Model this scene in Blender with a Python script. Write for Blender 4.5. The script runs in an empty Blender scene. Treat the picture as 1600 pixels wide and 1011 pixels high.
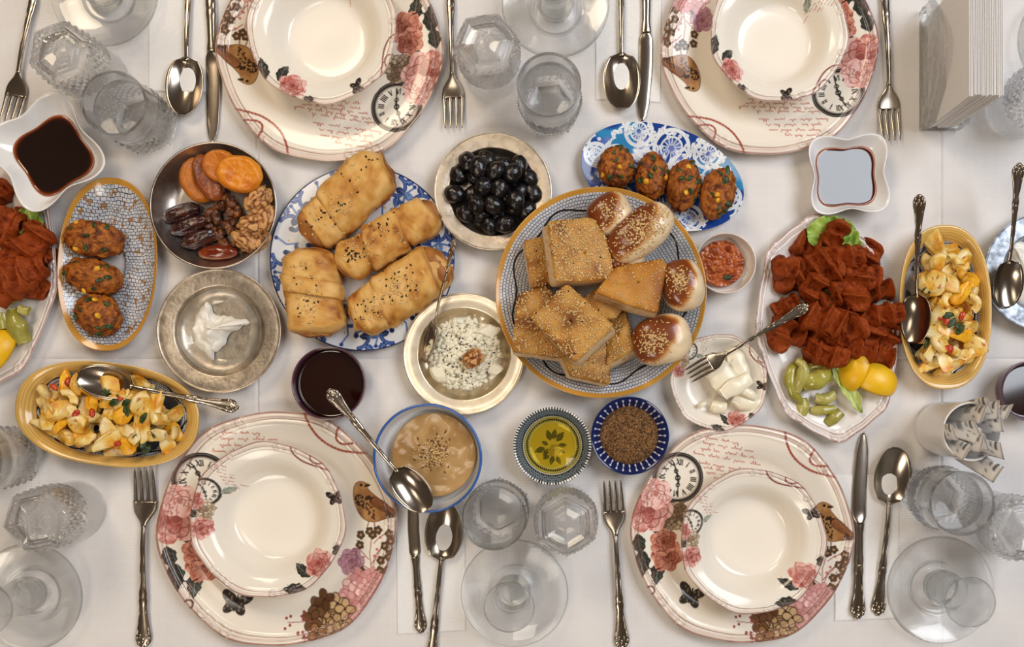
import bpy, math, random
import numpy as np
from mathutils import Vector, Matrix
from mathutils.bvhtree import BVHTree

# ---------------------------------------------------------------- camera, world, lights, exposure
# Lengths below are in table units: 1 unit = 1/1300 m.  The camera hangs 1.05 m above the cloth.
U = 1 / 1300.0
NX, NY, H = 885.0, 610.0, 1365.0
PI = math.pi
scene = bpy.context.scene
COL = scene.collection

cam_d = bpy.data.cameras.new('camera')
cam_d.sensor_fit = 'HORIZONTAL'
cam_d.sensor_width = 36
cam_d.lens = 36 * H / 1600
cam_d.shift_x = (800 - NX) / 1600
cam_d.shift_y = (NY - 505.5) / 1600
cam_d.clip_start = 0.01
cam = bpy.data.objects.new('camera', cam_d)
COL.objects.link(cam)
cam.location = (0, 0, H * U)
scene.camera = cam

world = bpy.data.worlds.new('room_light')
scene.world = world
world.use_nodes = True
world.node_tree.nodes['Background'].inputs[0].default_value = (0.36, 0.27, 0.20, 1)
world.node_tree.nodes['Background'].inputs[1].default_value = 0.32


def area(name, loc, target, sx, sy, power, color):
    d = bpy.data.lights.new(name, 'AREA')
    d.shape = 'RECTANGLE'
    d.size, d.size_y, d.energy, d.color = sx, sy, power, color
    o = bpy.data.objects.new(name, d)
    COL.objects.link(o)
    o.location = loc
    o.rotation_euler = (Vector(target) - Vector(loc)).to_track_quat('-Z', 'Y').to_euler()
    return o


area('ceiling_window', (1.5, 0.74, 2.05), (0, 0, 0), 1.45, 1.2, 47, (0.88, 0.93, 1.0))
area('lamp_warm', (-1.0, 1.5, 1.7), (0, 0, 0), 0.75, 0.75, 20, (1.0, 0.82, 0.60))
area('lamp_warm', (-0.9, -1.5, 1.8), (0, 0, 0), 0.8, 0.8, 17, (1.0, 0.88, 0.74))
area('overhead_fill', (-0.40, 0.14, 2.15), (-0.40, 0.14, 0), 0.5, 0.5, 4.5, (1.0, 0.90, 0.76))  # unseen warm fill, added overhead to brighten the silver dish
scene.cycles.max_bounces = 20
scene.cycles.sample_clamp_indirect = 60
scene.cycles.transmission_bounces = 20
scene.cycles.transparent_max_bounces = 40

vs = scene.view_settings
vs.view_transform = 'Standard'
vs.look = 'None'
vs.exposure = -0.06
vs.gamma = 1.0
vs.use_curve_mapping = False

rng = np.random.default_rng(11)
random.seed(11)


def W(px, py, z=0.0):
    """Point at height z that stands under photograph position (px, py)."""
    k = 1 - z / H
    return ((px - NX) * k, (NY - py) * k, z)


# ---------------------------------------------------------------- noise
def _h(i, j, k, s):
    n = (i * 374761393 + j * 668265263 + k * 2147483647 + s * 1274126177) & 0xFFFFFFFF
    n = ((n ^ (n >> 13)) * 1274126177) & 0xFFFFFFFF
    n = (n ^ (n >> 16)) & 0xFFFFFFFF
    return n / 2147483647.5 - 1


def vnoise(P, s=0):
    P = np.asarray(P, float)
    I = np.floor(P).astype(np.int64)
    f = P - I
    f = f * f * (3 - 2 * f)
    r = 0
    for a in (0, 1):
        for b in (0, 1):
            for c in (0, 1):
                w = (f[:, 0] if a else 1 - f[:, 0]) * (f[:, 1] if b else 1 - f[:, 1]) * (f[:, 2] if c else 1 - f[:, 2])
                r = r + w * _h(I[:, 0] + a, I[:, 1] + b, I[:, 2] + c, s)
    return r


def fbm(P, o=3, s=0):
    P = np.asarray(P, float)
    r, a, t = 0, 1.0, 0
    for q in range(o):
        r = r + a * vnoise(P * 2 ** q, s + q * 17)
        t += a
        a *= .5
    return r / t


# ---------------------------------------------------------------- materials
def lin(c):
    c = np.asarray(c, float) / 255
    return np.where(c <= .04045, c / 12.92, ((c + .055) / 1.055) ** 2.4)


def rgba(c):
    r = lin(c)
    return (float(r[0]), float(r[1]), float(r[2]), 1)


MATS = {}


def mat(name, base=(200, 200, 200), rough=.4, metal=0, vcol=False, noise=None, bump=None, sss=0, sssr=(1, .5, .3), coat=0, trans=0, ior=1.5,
        spec=.5, per_obj=0):
    """Procedural principled material.  noise=(scale, second colour, low, high); bump=(scale, strength, distance)."""
    if name in MATS:
        return MATS[name]
    m = bpy.data.materials.new(name)
    m.use_nodes = True
    nt = m.node_tree
    N, L = nt.nodes, nt.links
    b = N['Principled BSDF']
    b.inputs['Base Color'].default_value = rgba(base)
    b.inputs['Roughness'].default_value = rough
    b.inputs['Metallic'].default_value = metal
    b.inputs['Specular IOR Level'].default_value = spec
    b.inputs['IOR'].default_value = ior
    b.inputs['Coat Weight'].default_value = coat
    b.inputs['Coat Roughness'].default_value = .08
    b.inputs['Transmission Weight'].default_value = trans
    if sss:
        b.inputs['Subsurface Weight'].default_value = sss
        b.inputs['Subsurface Radius'].default_value = sssr
        b.inputs['Subsurface Scale'].default_value = .004
    tc = N.new('ShaderNodeTexCoord')
    src = None
    if vcol:
        a = N.new('ShaderNodeVertexColor')
        a.layer_name = 'Col'
        src = a.outputs['Color']
        L.new(src, b.inputs['Base Color'])
    oi = None
    if noise or per_obj:
        oi = N.new('ShaderNodeObjectInfo')
    if noise:
        n = N.new('ShaderNodeTexNoise')
        n.noise_dimensions = '4D'
        n.inputs['Scale'].default_value = noise[0]
        n.inputs['Detail'].default_value = 4
        L.new(tc.outputs['Object'], n.inputs['Vector'])
        mu = N.new('ShaderNodeMath')
        mu.operation = 'MULTIPLY'
        mu.inputs[1].default_value = 40
        L.new(oi.outputs['Random'], mu.inputs[0])
        L.new(mu.outputs[0], n.inputs['W'])
        mr = N.new('ShaderNodeMapRange')
        mr.inputs['From Min'].default_value = noise[2]
        mr.inputs['From Max'].default_value = noise[3]
        L.new(n.outputs['Fac'], mr.inputs['Value'])
        mx = N.new('ShaderNodeMix')
        mx.data_type = 'RGBA'
        mx.inputs[6].default_value = rgba(base)
        if src:
            L.new(src, mx.inputs[6])
        mx.inputs[7].default_value = rgba(noise[1])
        L.new(mr.outputs[0], mx.inputs[0])
        src = mx.outputs[2]
        L.new(src, b.inputs['Base Color'])
    if per_obj:
        hs = N.new('ShaderNodeHueSaturation')
        mr2 = N.new('ShaderNodeMapRange')
        mr2.inputs['To Min'].default_value = 1 - per_obj
        mr2.inputs['To Max'].default_value = 1 + per_obj
        L.new(oi.outputs['Random'], mr2.inputs['Value'])
        L.new(mr2.outputs[0], hs.inputs['Value'])
        if src:
            L.new(src, hs.inputs['Color'])
        else:
            hs.inputs['Color'].default_value = rgba(base)
        L.new(hs.outputs[0], b.inputs['Base Color'])
    if bump:
        n = N.new('ShaderNodeTexNoise')
        n.inputs['Scale'].default_value = bump[0]
        n.inputs['Detail'].default_value = 4
        L.new(tc.outputs['Object'], n.inputs['Vector'])
        bp = N.new('ShaderNodeBump')
        bp.inputs['Strength'].default_value = bump[1]
        bp.inputs['Distance'].default_value = bump[2]
        L.new(n.outputs['Fac'], bp.inputs['Height'])
        L.new(bp.outputs[0], b.inputs['Normal'])
    MATS[name] = m
    return m


def glass_mat(name, tint=(.995, .998, .998), clear=.35, ior=1.5, rough=0.0, edge=.3):
    """Clear glass: refraction mixed with a share of straight transmission so that it throws a pale shadow."""
    if name in MATS:
        return MATS[name]
    m = bpy.data.materials.new(name)
    m.use_nodes = True
    N, L = m.node_tree.nodes, m.node_tree.links
    out = N['Material Output']
    N.remove(N['Principled BSDF'])
    g = N.new('ShaderNodeBsdfGlass')
    g.inputs['Color'].default_value = (*tint, 1)
    g.inputs['Roughness'].default_value = rough
    g.inputs['IOR'].default_value = ior
    t = N.new('ShaderNodeBsdfTransparent')
    t.inputs['Color'].default_value = (*tint, 1)
    gl = N.new('ShaderNodeBsdfGlossy')
    gl.inputs['Roughness'].default_value = .02
    lw = N.new('ShaderNodeLayerWeight')
    lw.inputs['Blend'].default_value = .5
    pw = N.new('ShaderNodeMath')
    pw.operation = 'POWER'
    L.new(lw.outputs['Facing'], pw.inputs[0])
    pw.inputs[1].default_value = 4.0
    fr = N.new('ShaderNodeMath')
    fr.operation = 'MULTIPLY_ADD'
    L.new(pw.outputs[0], fr.inputs[0])
    fr.inputs[1].default_value = edge
    fr.inputs[2].default_value = .04
    th = N.new('ShaderNodeMixShader')
    L.new(fr.outputs[0], th.inputs[0])
    L.new(t.outputs[0], th.inputs[1])
    L.new(gl.outputs[0], th.inputs[2])
    mx = N.new('ShaderNodeMixShader')
    mx.inputs[0].default_value = clear
    L.new(g.outputs[0], mx.inputs[1])
    L.new(th.outputs[0], mx.inputs[2])
    L.new(mx.outputs[0], out.inputs['Surface'])
    MATS[name] = m
    return m


# ---------------------------------------------------------------- mesh helpers (table units in, metres out)
class Geo:
    def __init__(s):
        s.V, s.F, s.C, s.n = [], [], [], 0

    def add(s, V, F, col=None):
        V = np.asarray(V, float)
        o = s.n
        s.V.append(V)
        if isinstance(F, np.ndarray):
            F = F.tolist()
        s.F.extend([[i + o for i in f] for f in F])
        if col is not None:
            col = np.asarray(col, float)
            if col.ndim == 1:
                col = np.tile(col, (len(V), 1))
            s.C.append(col)
        s.n += len(V)
        return s

    def get(s):
        return np.concatenate(s.V), s.F, (np.concatenate(s.C) if s.C else None)


def make_mesh(name, V, F, material, col=None, smooth=True, uv=None):
    me = bpy.data.meshes.new(name)
    V = np.asarray(V, float) * U
    Fa = F if isinstance(F, np.ndarray) else None
    if Fa is None and len(F) and len({len(f) for f in F}) == 1:
        Fa = np.asarray(F)
    if Fa is not None:
        n, k = Fa.shape
        me.vertices.add(len(V))
        me.vertices.foreach_set('co', V.astype(np.float32).ravel())
        me.loops.add(n * k)
        me.loops.foreach_set('vertex_index', Fa.astype(np.int32).ravel())
        me.polygons.add(n)
        me.polygons.foreach_set('loop_start', np.arange(0, n * k, k, dtype=np.int32))
        me.update(calc_edges=True)
    else:
        me.from_pydata(V.tolist(), [], [list(f) for f in F])
    me.validate()
    if smooth:
        me.polygons.foreach_set('use_smooth', np.ones(len(me.polygons), bool))
    if col is not None:
        a = me.color_attributes.new('Col', 'FLOAT_COLOR', 'POINT')
        c = np.ones((len(V), 4), np.float32)
        c[:, :3] = lin(np.clip(col, 0, 255))
        a.data.foreach_set('color', c.ravel())
    if uv is not None:
        l = me.uv_layers.new(name='UVMap')
        idx = np.zeros(len(me.loops), np.int32)
        me.loops.foreach_get('vertex_index', idx)
        l.data.foreach_set('uv', np.asarray(uv, np.float32)[idx].ravel())
    if material:
        me.materials.append(material)
    me.update()
    return me


def tag(o, label=None, cat=None, group=None, kind=None):
    if label:
        o['label'] = label
    if cat:
        o['category'] = cat
    if group:
        o['group'] = group
    if kind:
        o['kind'] = kind
    return o


def obj(name, me, parent=None, loc=None, rot=None):
    o = bpy.data.objects.new(name, me)
    COL.objects.link(o)
    if parent is not None:
        o.parent = parent
    if loc is not None:
        o.location = Vector(loc) * U
    if rot is not None:
        o.rotation_euler = rot
    return o


def mk(name, V, F, material, parent=None, col=None, smooth=True, loc=None, rot=None, uv=None):
    return obj(name, make_mesh(name, V, F, material, col, smooth, uv), parent, loc, rot)


def mkg(name, g, material, parent=None, smooth=True, loc=None, rot=None):
    V, F, C = g.get()
    return mk(name, V, F, material, parent, C, smooth, loc, rot)


def thing(name, label, cat, loc=(0, 0, 0), rotz=0, group=None, rot=None, scale=None):
    o = bpy.data.objects.new(name, None)
    o.empty_display_size = .01
    COL.objects.link(o)
    o.location = Vector(loc) * U
    o.rotation_euler = rot if rot is not None else (0, 0, rotz)
    if scale is not None:
        o.scale = (scale,) * 3 if not hasattr(scale, '__len__') else scale
    return tag(o, label, cat, group)


def dup(root, loc=None, rot=None, label=None, scale=None):
    r = root.copy()
    COL.objects.link(r)
    if loc is not None:
        r.location = Vector(loc) * U
    if rot is not None:
        r.rotation_euler = rot
    if scale is not None:
        r.scale = (scale,) * 3 if not hasattr(scale, '__len__') else scale
    if label:
        r['label'] = label
    for ch in list(root.children):
        c = ch.copy()
        COL.objects.link(c)
        c.parent = r
        for g in list(ch.children):
            d = g.copy()
            COL.objects.link(d)
            d.parent = c
    return r


def grid_faces(n, m, close_m=True, off=0):
    i, j = np.meshgrid(np.arange(n - 1), np.arange(m if close_m else m - 1), indexing='ij')
    j2 = (j + 1) % m
    return np.stack([i * m + j, (i + 1) * m + j, (i + 1) * m + j2, i * m + j2], -1).reshape(-1, 4) + off


def loft(S, caps=True, close=True):
    """S: (n, m, 3) rings."""
    S = np.asarray(S, float)
    n, m = S.shape[:2]
    F = grid_faces(n, m, close)[:, ::-1].tolist()
    if caps and close:
        F.append(list(range(m)))
        F.append([(n - 1) * m + k for k in range(m)][::-1])
    return S.reshape(-1, 3), F


def smooth_prof(p, it=2):
    p = np.asarray(p, float)
    for _ in range(it):
        q = [p[0]]
        for a, b in zip(p[:-1], p[1:]):
            q += [.75 * a + .25 * b, .25 * a + .75 * b]
        q.append(p[-1])
        p = np.array(q)
    return p


def resample(p, n):
    p = np.asarray(p, float)
    d = np.r_[0, np.cumsum(np.linalg.norm(np.diff(p, axis=0), axis=1))]
    t = np.linspace(0, d[-1], n)
    return np.stack([np.interp(t, d, p[:, k]) for k in range(p.shape[1])], 1)


def lathe(prof, seg=96, f=None, caps=True):
    """Revolve (r, z) pairs that run from the top centre outwards and back underneath; f(R, TH, Z) may reshape."""
    p = np.asarray(prof, float)
    th = np.linspace(0, 2 * PI, seg, endpoint=False)
    R, TH = np.meshgrid(np.maximum(p[:, 0], .25), th, indexing='ij')
    Z = np.repeat(p[:, 1][:, None], seg, 1)
    if f is None:
        X, Y = R * np.cos(TH), R * np.sin(TH)
    else:
        X, Y, Z = f(R, TH, Z)
    n = len(p)
    V = np.stack([X, Y, Z], -1).reshape(-1, 3)
    F = grid_faces(n, seg)
    if not caps:
        return V, F
    F = F.tolist()
    F.append(list(range(seg)))
    F.append([(n - 1) * seg + k for k in range(seg)][::-1])
    return V, F


def tube(pts, rad, m=10, flat=1.0, up=(0, 0, 1)):
    pts = np.asarray(pts, float)
    n = len(pts)
    rad = np.broadcast_to(np.asarray(rad, float), (n,))
    T = np.gradient(pts, axis=0)
    T /= np.linalg.norm(T, axis=1)[:, None] + 1e-9
    B = np.cross(T, np.asarray(up, float))
    B /= np.linalg.norm(B, axis=1)[:, None] + 1e-9
    Nn = np.cross(B, T)
    a = np.linspace(0, 2 * PI, m, endpoint=False)
    S = pts[:, None] + rad[:, None, None] * (np.cos(a)[None, :, None] * B[:, None] + flat * np.sin(a)[None, :, None] * Nn[:, None])
    return loft(S)


def ellipsoid(rx, ry, rz, n=10, m=16):
    ph = np.linspace(0, PI, n)
    th = np.linspace(0, 2 * PI, m, endpoint=False)
    P, T = np.meshgrid(np.clip(ph, .02, PI - .02), th, indexing='ij')
    V = np.stack([rx * np.sin(P) * np.cos(T), ry * np.sin(P) * np.sin(T), rz * np.cos(P)], -1).reshape(-1, 3)
    F = grid_faces(n, m).tolist()
    F.append(list(range(m)))
    F.append([(n - 1) * m + k for k in range(m)][::-1])
    return V, F


def blob(rx, ry, rz, amp=.15, freq=2.0, seed=0, n=20, m=30, oct=3):
    """Lumpy ellipsoid and its noise value per vertex."""
    V, F = ellipsoid(1, 1, 1, n, m)
    s = fbm(V * freq + seed * 7.3, oct, seed)
    V = V * (1 + amp * s)[:, None] * np.array([rx, ry, rz])
    return V, F, s


def box(sx, sy, sz, bev=1.0, z0=0.0):
    """Box sx*sy*sz standing on z0, edges chamfered."""
    x, y = sx / 2, sy / 2
    b = min(bev, x * .9, y * .9, sz * .45)

    def ring(e, z):
        ex, ey = x - e, y - e
        c = b
        return [(ex, -ey + c, z), (ex, ey - c, z), (ex - c, ey, z), (-ex + c, ey, z), (-ex, ey - c, z), (-ex, -ey + c, z), (-ex + c, -ey, z), (ex - c, -ey, z)]
    return loft([ring(b, z0), ring(0, z0 + b), ring(0, z0 + sz - b), ring(b, z0 + sz)])


def rotz(V, a):
    V = np.asarray(V, float)
    c, s = math.cos(a), math.sin(a)
    return np.stack([V[:, 0] * c - V[:, 1] * s, V[:, 0] * s + V[:, 1] * c, V[:, 2]], 1)


def eul(V, rx=0, ry=0, rz=0):
    M = np.array(Matrix.Rotation(rz, 3, 'Z') @ Matrix.Rotation(ry, 3, 'Y') @ Matrix.Rotation(rx, 3, 'X'))
    return np.asarray(V, float) @ M.T


def seeds_on(parts, n, where, size, material, parent, name='sesame_seeds', seed=0, slim=.55):
    """Scatter seeds on top of meshes given in the parent's own space.  where(rng) -> (x, y)."""
    r = np.random.default_rng(seed + 5)
    tr = []
    for V, F in parts:
        tr.append(BVHTree.FromPolygons([tuple(v) for v in np.asarray(V)], [list(f) for f in F]))
    bv = np.array([(1, 0, 0), (-1, 0, 0), (0, 1, 0), (0, -1, 0), (0, 0, 1), (0, 0, -1)], float) * np.array([size, size * slim, size * .4])
    bf = [(0, 2, 4), (2, 1, 4), (1, 3, 4), (3, 0, 4), (2, 0, 5), (1, 2, 5), (3, 1, 5), (0, 3, 5)]
    g = Geo()
    for _ in range(n):
        x, y = where(r)
        best = None
        for t in tr:
            h = t.ray_cast(Vector((x, y, 500)), Vector((0, 0, -1)))
            if h[0] is not None and (best is None or h[0].z > best[0].z):
                best = h
        if best is None or abs(best[1].z) < .35:
            continue
        nr = best[1] if best[1].z > 0 else -best[1]
        q = nr.to_track_quat('Z', 'Y').to_matrix() @ Matrix.Rotation(r.uniform(0, 6.28), 3, 'Z')
        g.add(bv @ np.array(q).T * r.uniform(.8, 1.15) + np.array(best[0]) + np.array(nr) * size * .22, bf)
    if not g.n:
        return None
    return tag(mkg(name, g, material, parent), kind='stuff')


def fix_normals(me):
    import bmesh
    bm = bmesh.new()
    bm.from_mesh(me)
    bmesh.ops.recalc_face_normals(bm, faces=bm.faces)
    bm.to_mesh(me)
    bm.free()
    return me


# ---------------------------------------------------------------- printed decoration: colours per vertex of a dish
class Paint:
    def __init__(s, X, Y, base, seed=0):
        s.X, s.Y = X.ravel(), Y.ravel()
        s.C = np.tile(np.asarray(base, float), (s.X.size, 1))
        s.r = np.random.default_rng(seed)
        s.o = np.argsort(s.X, kind='stable')
        s.xs = s.X[s.o]

    def near(s, x0, x1, y0, y1):
        a, b = np.searchsorted(s.xs, (x0, x1))
        i = s.o[a:b]
        return i[(s.Y[i] >= y0) & (s.Y[i] <= y1)]

    def put(s, i, a, col):
        a = np.clip(a, 0, 1)[:, None]
        s.C[i] = s.C[i] * (1 - a) + np.asarray(col, float) * a

    def dot(s, x, y, r, col, a=1.0, ry=None, ang=0, soft=.004):
        ry = r if ry is None else ry
        m = max(r, ry) + soft
        i = s.near(x - m, x + m, y - m, y + m)
        if not len(i):
            return
        dx, dy = s.X[i] - x, s.Y[i] - y
        c, n = math.cos(ang), math.sin(ang)
        u, v = (dx * c + dy * n) / r, (-dx * n + dy * c) / ry
        d = (1 - np.hypot(u, v)) * min(r, ry)
        s.put(i, a * np.clip(d / soft + .5, 0, 1), col)

    def ring(s, x, y, r, w, col, a=1.0, soft=.004):
        m = r + w
        i = s.near(x - m, x + m, y - m, y + m)
        if len(i):
            d = np.abs(np.hypot(s.X[i] - x, s.Y[i] - y) - r)
            s.put(i, a * np.clip((w / 2 - d) / soft + .5, 0, 1), col)

    def stroke(s, pts, w, col, a=1.0, soft=.004, taper=False):
        P = np.asarray(pts, float)
        m = w / 2 + soft
        i = s.near(P[:, 0].min() - m, P[:, 0].max() + m, P[:, 1].min() - m, P[:, 1].max() + m)
        if not len(i):
            return
        x, y = s.X[i], s.Y[i]
        best = np.full(len(i), 9.0)
        n = len(P) - 1
        for k in range(n):
            ax, ay = P[k]
            dx, dy = P[k + 1] - P[k]
            t = np.clip(((x - ax) * dx + (y - ay) * dy) / (dx * dx + dy * dy + 1e-12), 0, 1)
            d = np.hypot(x - ax - t * dx, y - ay - t * dy)
            if taper:
                d = d + w / 2 * ((k + t) / n)
            best = np.minimum(best, d)
        s.put(i, a * np.clip((w / 2 - best) / soft + .5, 0, 1), col)

    def poly(s, pts, col, a=1.0):
        P = np.asarray(pts, float)
        i = s.near(P[:, 0].min(), P[:, 0].max(), P[:, 1].min(), P[:, 1].max())
        if not len(i):
            return i
        x, y = s.X[i], s.Y[i]
        ins = np.zeros(len(i), bool)
        for (ax, ay), (bx, by) in zip(P, np.roll(P, -1, 0)):
            c = ((ay > y) != (by > y)) & (x < (bx - ax) * (y - ay) / (by - ay + 1e-12) + ax)
            ins ^= c
        s.put(i[ins], np.full(ins.sum(), a), col)
        return i[ins]

    # -- motifs
    def shade(s, i, scale, cols, seed=0):
        """Watercolour mottling between the given colours."""
        if not len(i):
            return
        q = fbm(np.stack([s.X[i] * scale, s.Y[i] * scale, np.zeros(len(i)) + seed], 1), 3, seed) * 1.3
        t = np.clip(q * .5 + .5, 0, .999) * (len(cols) - 1)
        k = t.astype(int)
        f = (t - k)[:, None]
        c = np.asarray(cols, float)
        s.C[i] = c[k] * (1 - f) + c[k + 1] * f

    def lobes(s, x, y, r, n, amp, ang=0, m=60):
        t = np.linspace(0, 2 * PI, m, endpoint=False)
        q = r * (1 - amp + amp * np.abs(np.cos(n * t / 2 + ang)) + .04 * np.sin(2 * t + ang))
        return np.stack([x + q * np.cos(t), y + q * np.sin(t)], 1)

    def rose(s, x, y, r, cols, line, ang=0, seed=0):
        rr = np.random.default_rng(seed)
        i = s.poly(s.lobes(x, y, r, 6, .2, ang), cols[1])
        s.shade(i, 3.2 / r, cols, seed)
        for k in range(3):
            q = s.lobes(x + rr.normal(0, .06 * r), y + rr.normal(0, .06 * r), r * (.78 - .24 * k), 5, .28, ang + k, 40)
            j = s.poly(q, cols[0], .25)
            st = rr.integers(0, 20)
            q = np.roll(q, st, 0)
            s.stroke(q[:30], .03 * r + .002, line, .75)
        for k in range(6):
            a = ang + k * 1.05 + rr.normal(0, .2)
            a2 = a + rr.normal(0, .5)
            s.stroke([(x + .3 * r * math.cos(a), y + .3 * r * math.sin(a)), (x + .65 * r * math.cos(a2 * .5 + a * .5), y + .65 * r * math.sin(a)),
                      (x + .95 * r * math.cos(a2), y + .95 * r * math.sin(a2))], .025 * r + .002, line, .6)
        s.dot(x, y, .16 * r, line, .55)

    def florets(s, x, y, r, fr, cols, line, n=26, seed=0, four=True):
        rr = np.random.default_rng(seed)
        i = s.poly(s.lobes(x, y, r, 9, .12), cols[0])
        s.shade(i, 2.5 / r, cols, seed)
        for k in range(n):
            q = math.sqrt((k + .5) / n) * r * .88
            a = k * 2.4 + rr.normal(0, .15)
            fx, fy = x + q * math.cos(a), y + q * math.sin(a)
            c = np.asarray(cols[rr.integers(0, len(cols))]) + rr.normal(0, 8)
            a0 = rr.uniform(0, 2)
            for p in range(4):
                b = a0 + p * PI / 2
                px, py = fx + fr * .55 * math.cos(b), fy + fr * .55 * math.sin(b)
                s.dot(px, py, fr * .56, line, .8, fr * .44, b)
                s.dot(px, py, fr * .46, c, .95, fr * .34, b)
            s.dot(fx, fy, fr * .14, line, .9)

    def leaf(s, x, y, ln, ang, col, vein, w=.38, a=1.0):
        t = np.linspace(0, 1, 14)
        h = w * ln * np.sin(PI * t ** .8) * (1 + .12 * np.sin(22 * t))
        up = np.stack([t * ln, h], 1)
        dn = np.stack([t * ln, -h], 1)[::-1]
        P = np.r_[up, dn]
        c, n = math.cos(ang), math.sin(ang)
        R = np.array([[c, n], [-n, c]])
        i = s.poly(P @ R + (x, y), col, a)
        s.shade(i, 6 / ln, [np.asarray(col) * .75, col, np.asarray(col) * 1.35], 3)
        s.stroke(np.array([(0, 0), (ln * .95, 0)]) @ R + (x, y), .03 * ln + .001, vein, .8)
        for k in (.25, .45, .65):
            for q in (1, -1):
                s.stroke(np.array([(k * ln, 0), ((k + .2) * ln, q * w * ln * .7)]) @ R + (x, y), .02 * ln + .001, vein, .55)

    def clock(s, x, y, r, ang, face=(238, 230, 216), ink=(38, 34, 32)):
        s.dot(x, y, r * 1.08, ink)
        s.ring(x, y, r * 1.02, .05 * r, (110, 104, 98), .8)
        s.dot(x, y, r * .93, (120, 112, 104))
        s.dot(x, y, r * .88, face)
        s.ring(x, y, r * .84, .02 * r, (150, 140, 128), .8)
        nums = ['XII', 'I', 'II', 'III', 'IIII', 'V', 'VI', 'VII', 'VIII', 'IX', 'X', 'XI']
        for k, q in enumerate(nums):
            b = ang + PI / 2 - k * PI / 6
            ux, uy = math.cos(b), math.sin(b)
            rx, ry = uy, -ux
            wd = {'I': .07, 'V': .14, 'X': .14}
            tot = sum(wd[c] for c in q)
            o = -tot / 2

            def pt(h, t):
                return (x + r * (ux * h + rx * t), y + r * (uy * h + ry * t))
            for c in q:
                w = wd[c]
                if c == 'I':
                    s.stroke([pt(.56, o + w / 2), pt(.78, o + w / 2)], .045 * r, ink)
                elif c == 'V':
                    s.stroke([pt(.78, o + .01), pt(.56, o + w / 2)], .05 * r, ink)
                    s.stroke([pt(.56, o + w / 2), pt(.78, o + w - .01)], .03 * r, ink)
                else:
                    s.stroke([pt(.78, o + .01), pt(.56, o + w - .01)], .05 * r, ink)
                    s.stroke([pt(.56, o + .01), pt(.78, o + w - .01)], .03 * r, ink)
                o += w
        for b, ln, w in ((ang + 1.95, .62, .06), (ang - 1.42, .78, .05)):
            s.stroke([(x - .18 * r * math.cos(b), y - .18 * r * math.sin(b)), (x + ln * r * math.cos(b), y + ln * r * math.sin(b))], w * r, ink)
            s.ring(x + .3 * r * math.cos(b), y + .3 * r * math.sin(b), .075 * r, .045 * r, ink)
        s.ring(x, y, .09 * r, .06 * r, ink)

    def script(s, x, y, w, lh, n, ang, col, size=1.0):
        c, q = math.cos(ang), math.sin(ang)
        for k in range(n):
            t = s.r.uniform(0, .12 * w)
            while t < w * (.75 + .25 * s.r.random()):
                L = s.r.uniform(.035, .11) * size
                m = max(5, int(L / (.006 * size)))
                u = np.linspace(0, L, m)
                v = .0065 * size * np.sin(np.arange(m) * 2.1 + s.r.uniform(0, 6)) * s.r.uniform(.5, 1.2, m)
                for _ in range(1 + int(L > .06 * size)):
                    v[s.r.integers(0, m)] += s.r.choice([-.018, .02]) * size
                px, py = t + u, -k * lh + v
                s.stroke(np.stack([x + px * c - py * q, y + px * q + py * c], 1), .0045 * size + .0015, col, .85)
                t += L + s.r.uniform(.02, .05) * size

    def chain(s, pts, r, col):
        P = resample(smooth_prof(pts, 3), max(8, int(np.linalg.norm(np.diff(np.asarray(pts), axis=0), axis=1).sum() / (r * 1.5))))
        s.stroke(P, r * .9, col, .7)
        for k, (x, y) in enumerate(P):
            s.dot(x, y, r, col if k % 2 else np.asarray(col) * .75, .95)

    def butterfly(s, x, y, r, ang, col=(48, 42, 38)):
        c, n = math.cos(ang), math.sin(ang)
        for (dx, dy, rx, ry, b) in ((-.5, .3, .55, .33, 2.5), (.5, .3, .55, .33, .65), (-.35, -.35, .42, .3, -2.3), (.35, -.35, .42, .3, -.85)):
            px, py = x + r * (dx * c - dy * n), y + r * (dx * n + dy * c)
            s.dot(px, py, rx * r, col, 1, ry * r, b + ang)
            for k in range(4):
                q = s.r.normal(0, .16, 2) * r
                s.dot(px + q[0], py + q[1], .07 * r, (150, 130, 110), .8)
        s.stroke([(x + r * .45 * -n, y + r * .45 * c), (x + r * .5 * n, y - r * .5 * c)], .1 * r, (25, 20, 18))


def fin(plot):
    """Photograph crop position -> plate space for one plate."""
    x0, y0, R, a = plot
    c, n = math.cos(a), math.sin(a)

    def f(px, py):
        x, y = (px - x0) / R, (y0 - py) / R
        return (x * c - y * n, x * n + y * c)
    return f


D_ = fin((559, 519, 483, 0))
C_ = fin((562, 520, 496, math.radians(-9)))
B_ = fin((607, 545, 310, 0))
PINK = [(150, 70, 62), (214, 142, 132), (238, 200, 190), (196, 112, 102)]
ROSY = [(146, 76, 60), (190, 114, 94), (222, 160, 138), (134, 70, 56)]
INK = (42, 36, 33)
RED = (176, 88, 70)


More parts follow.
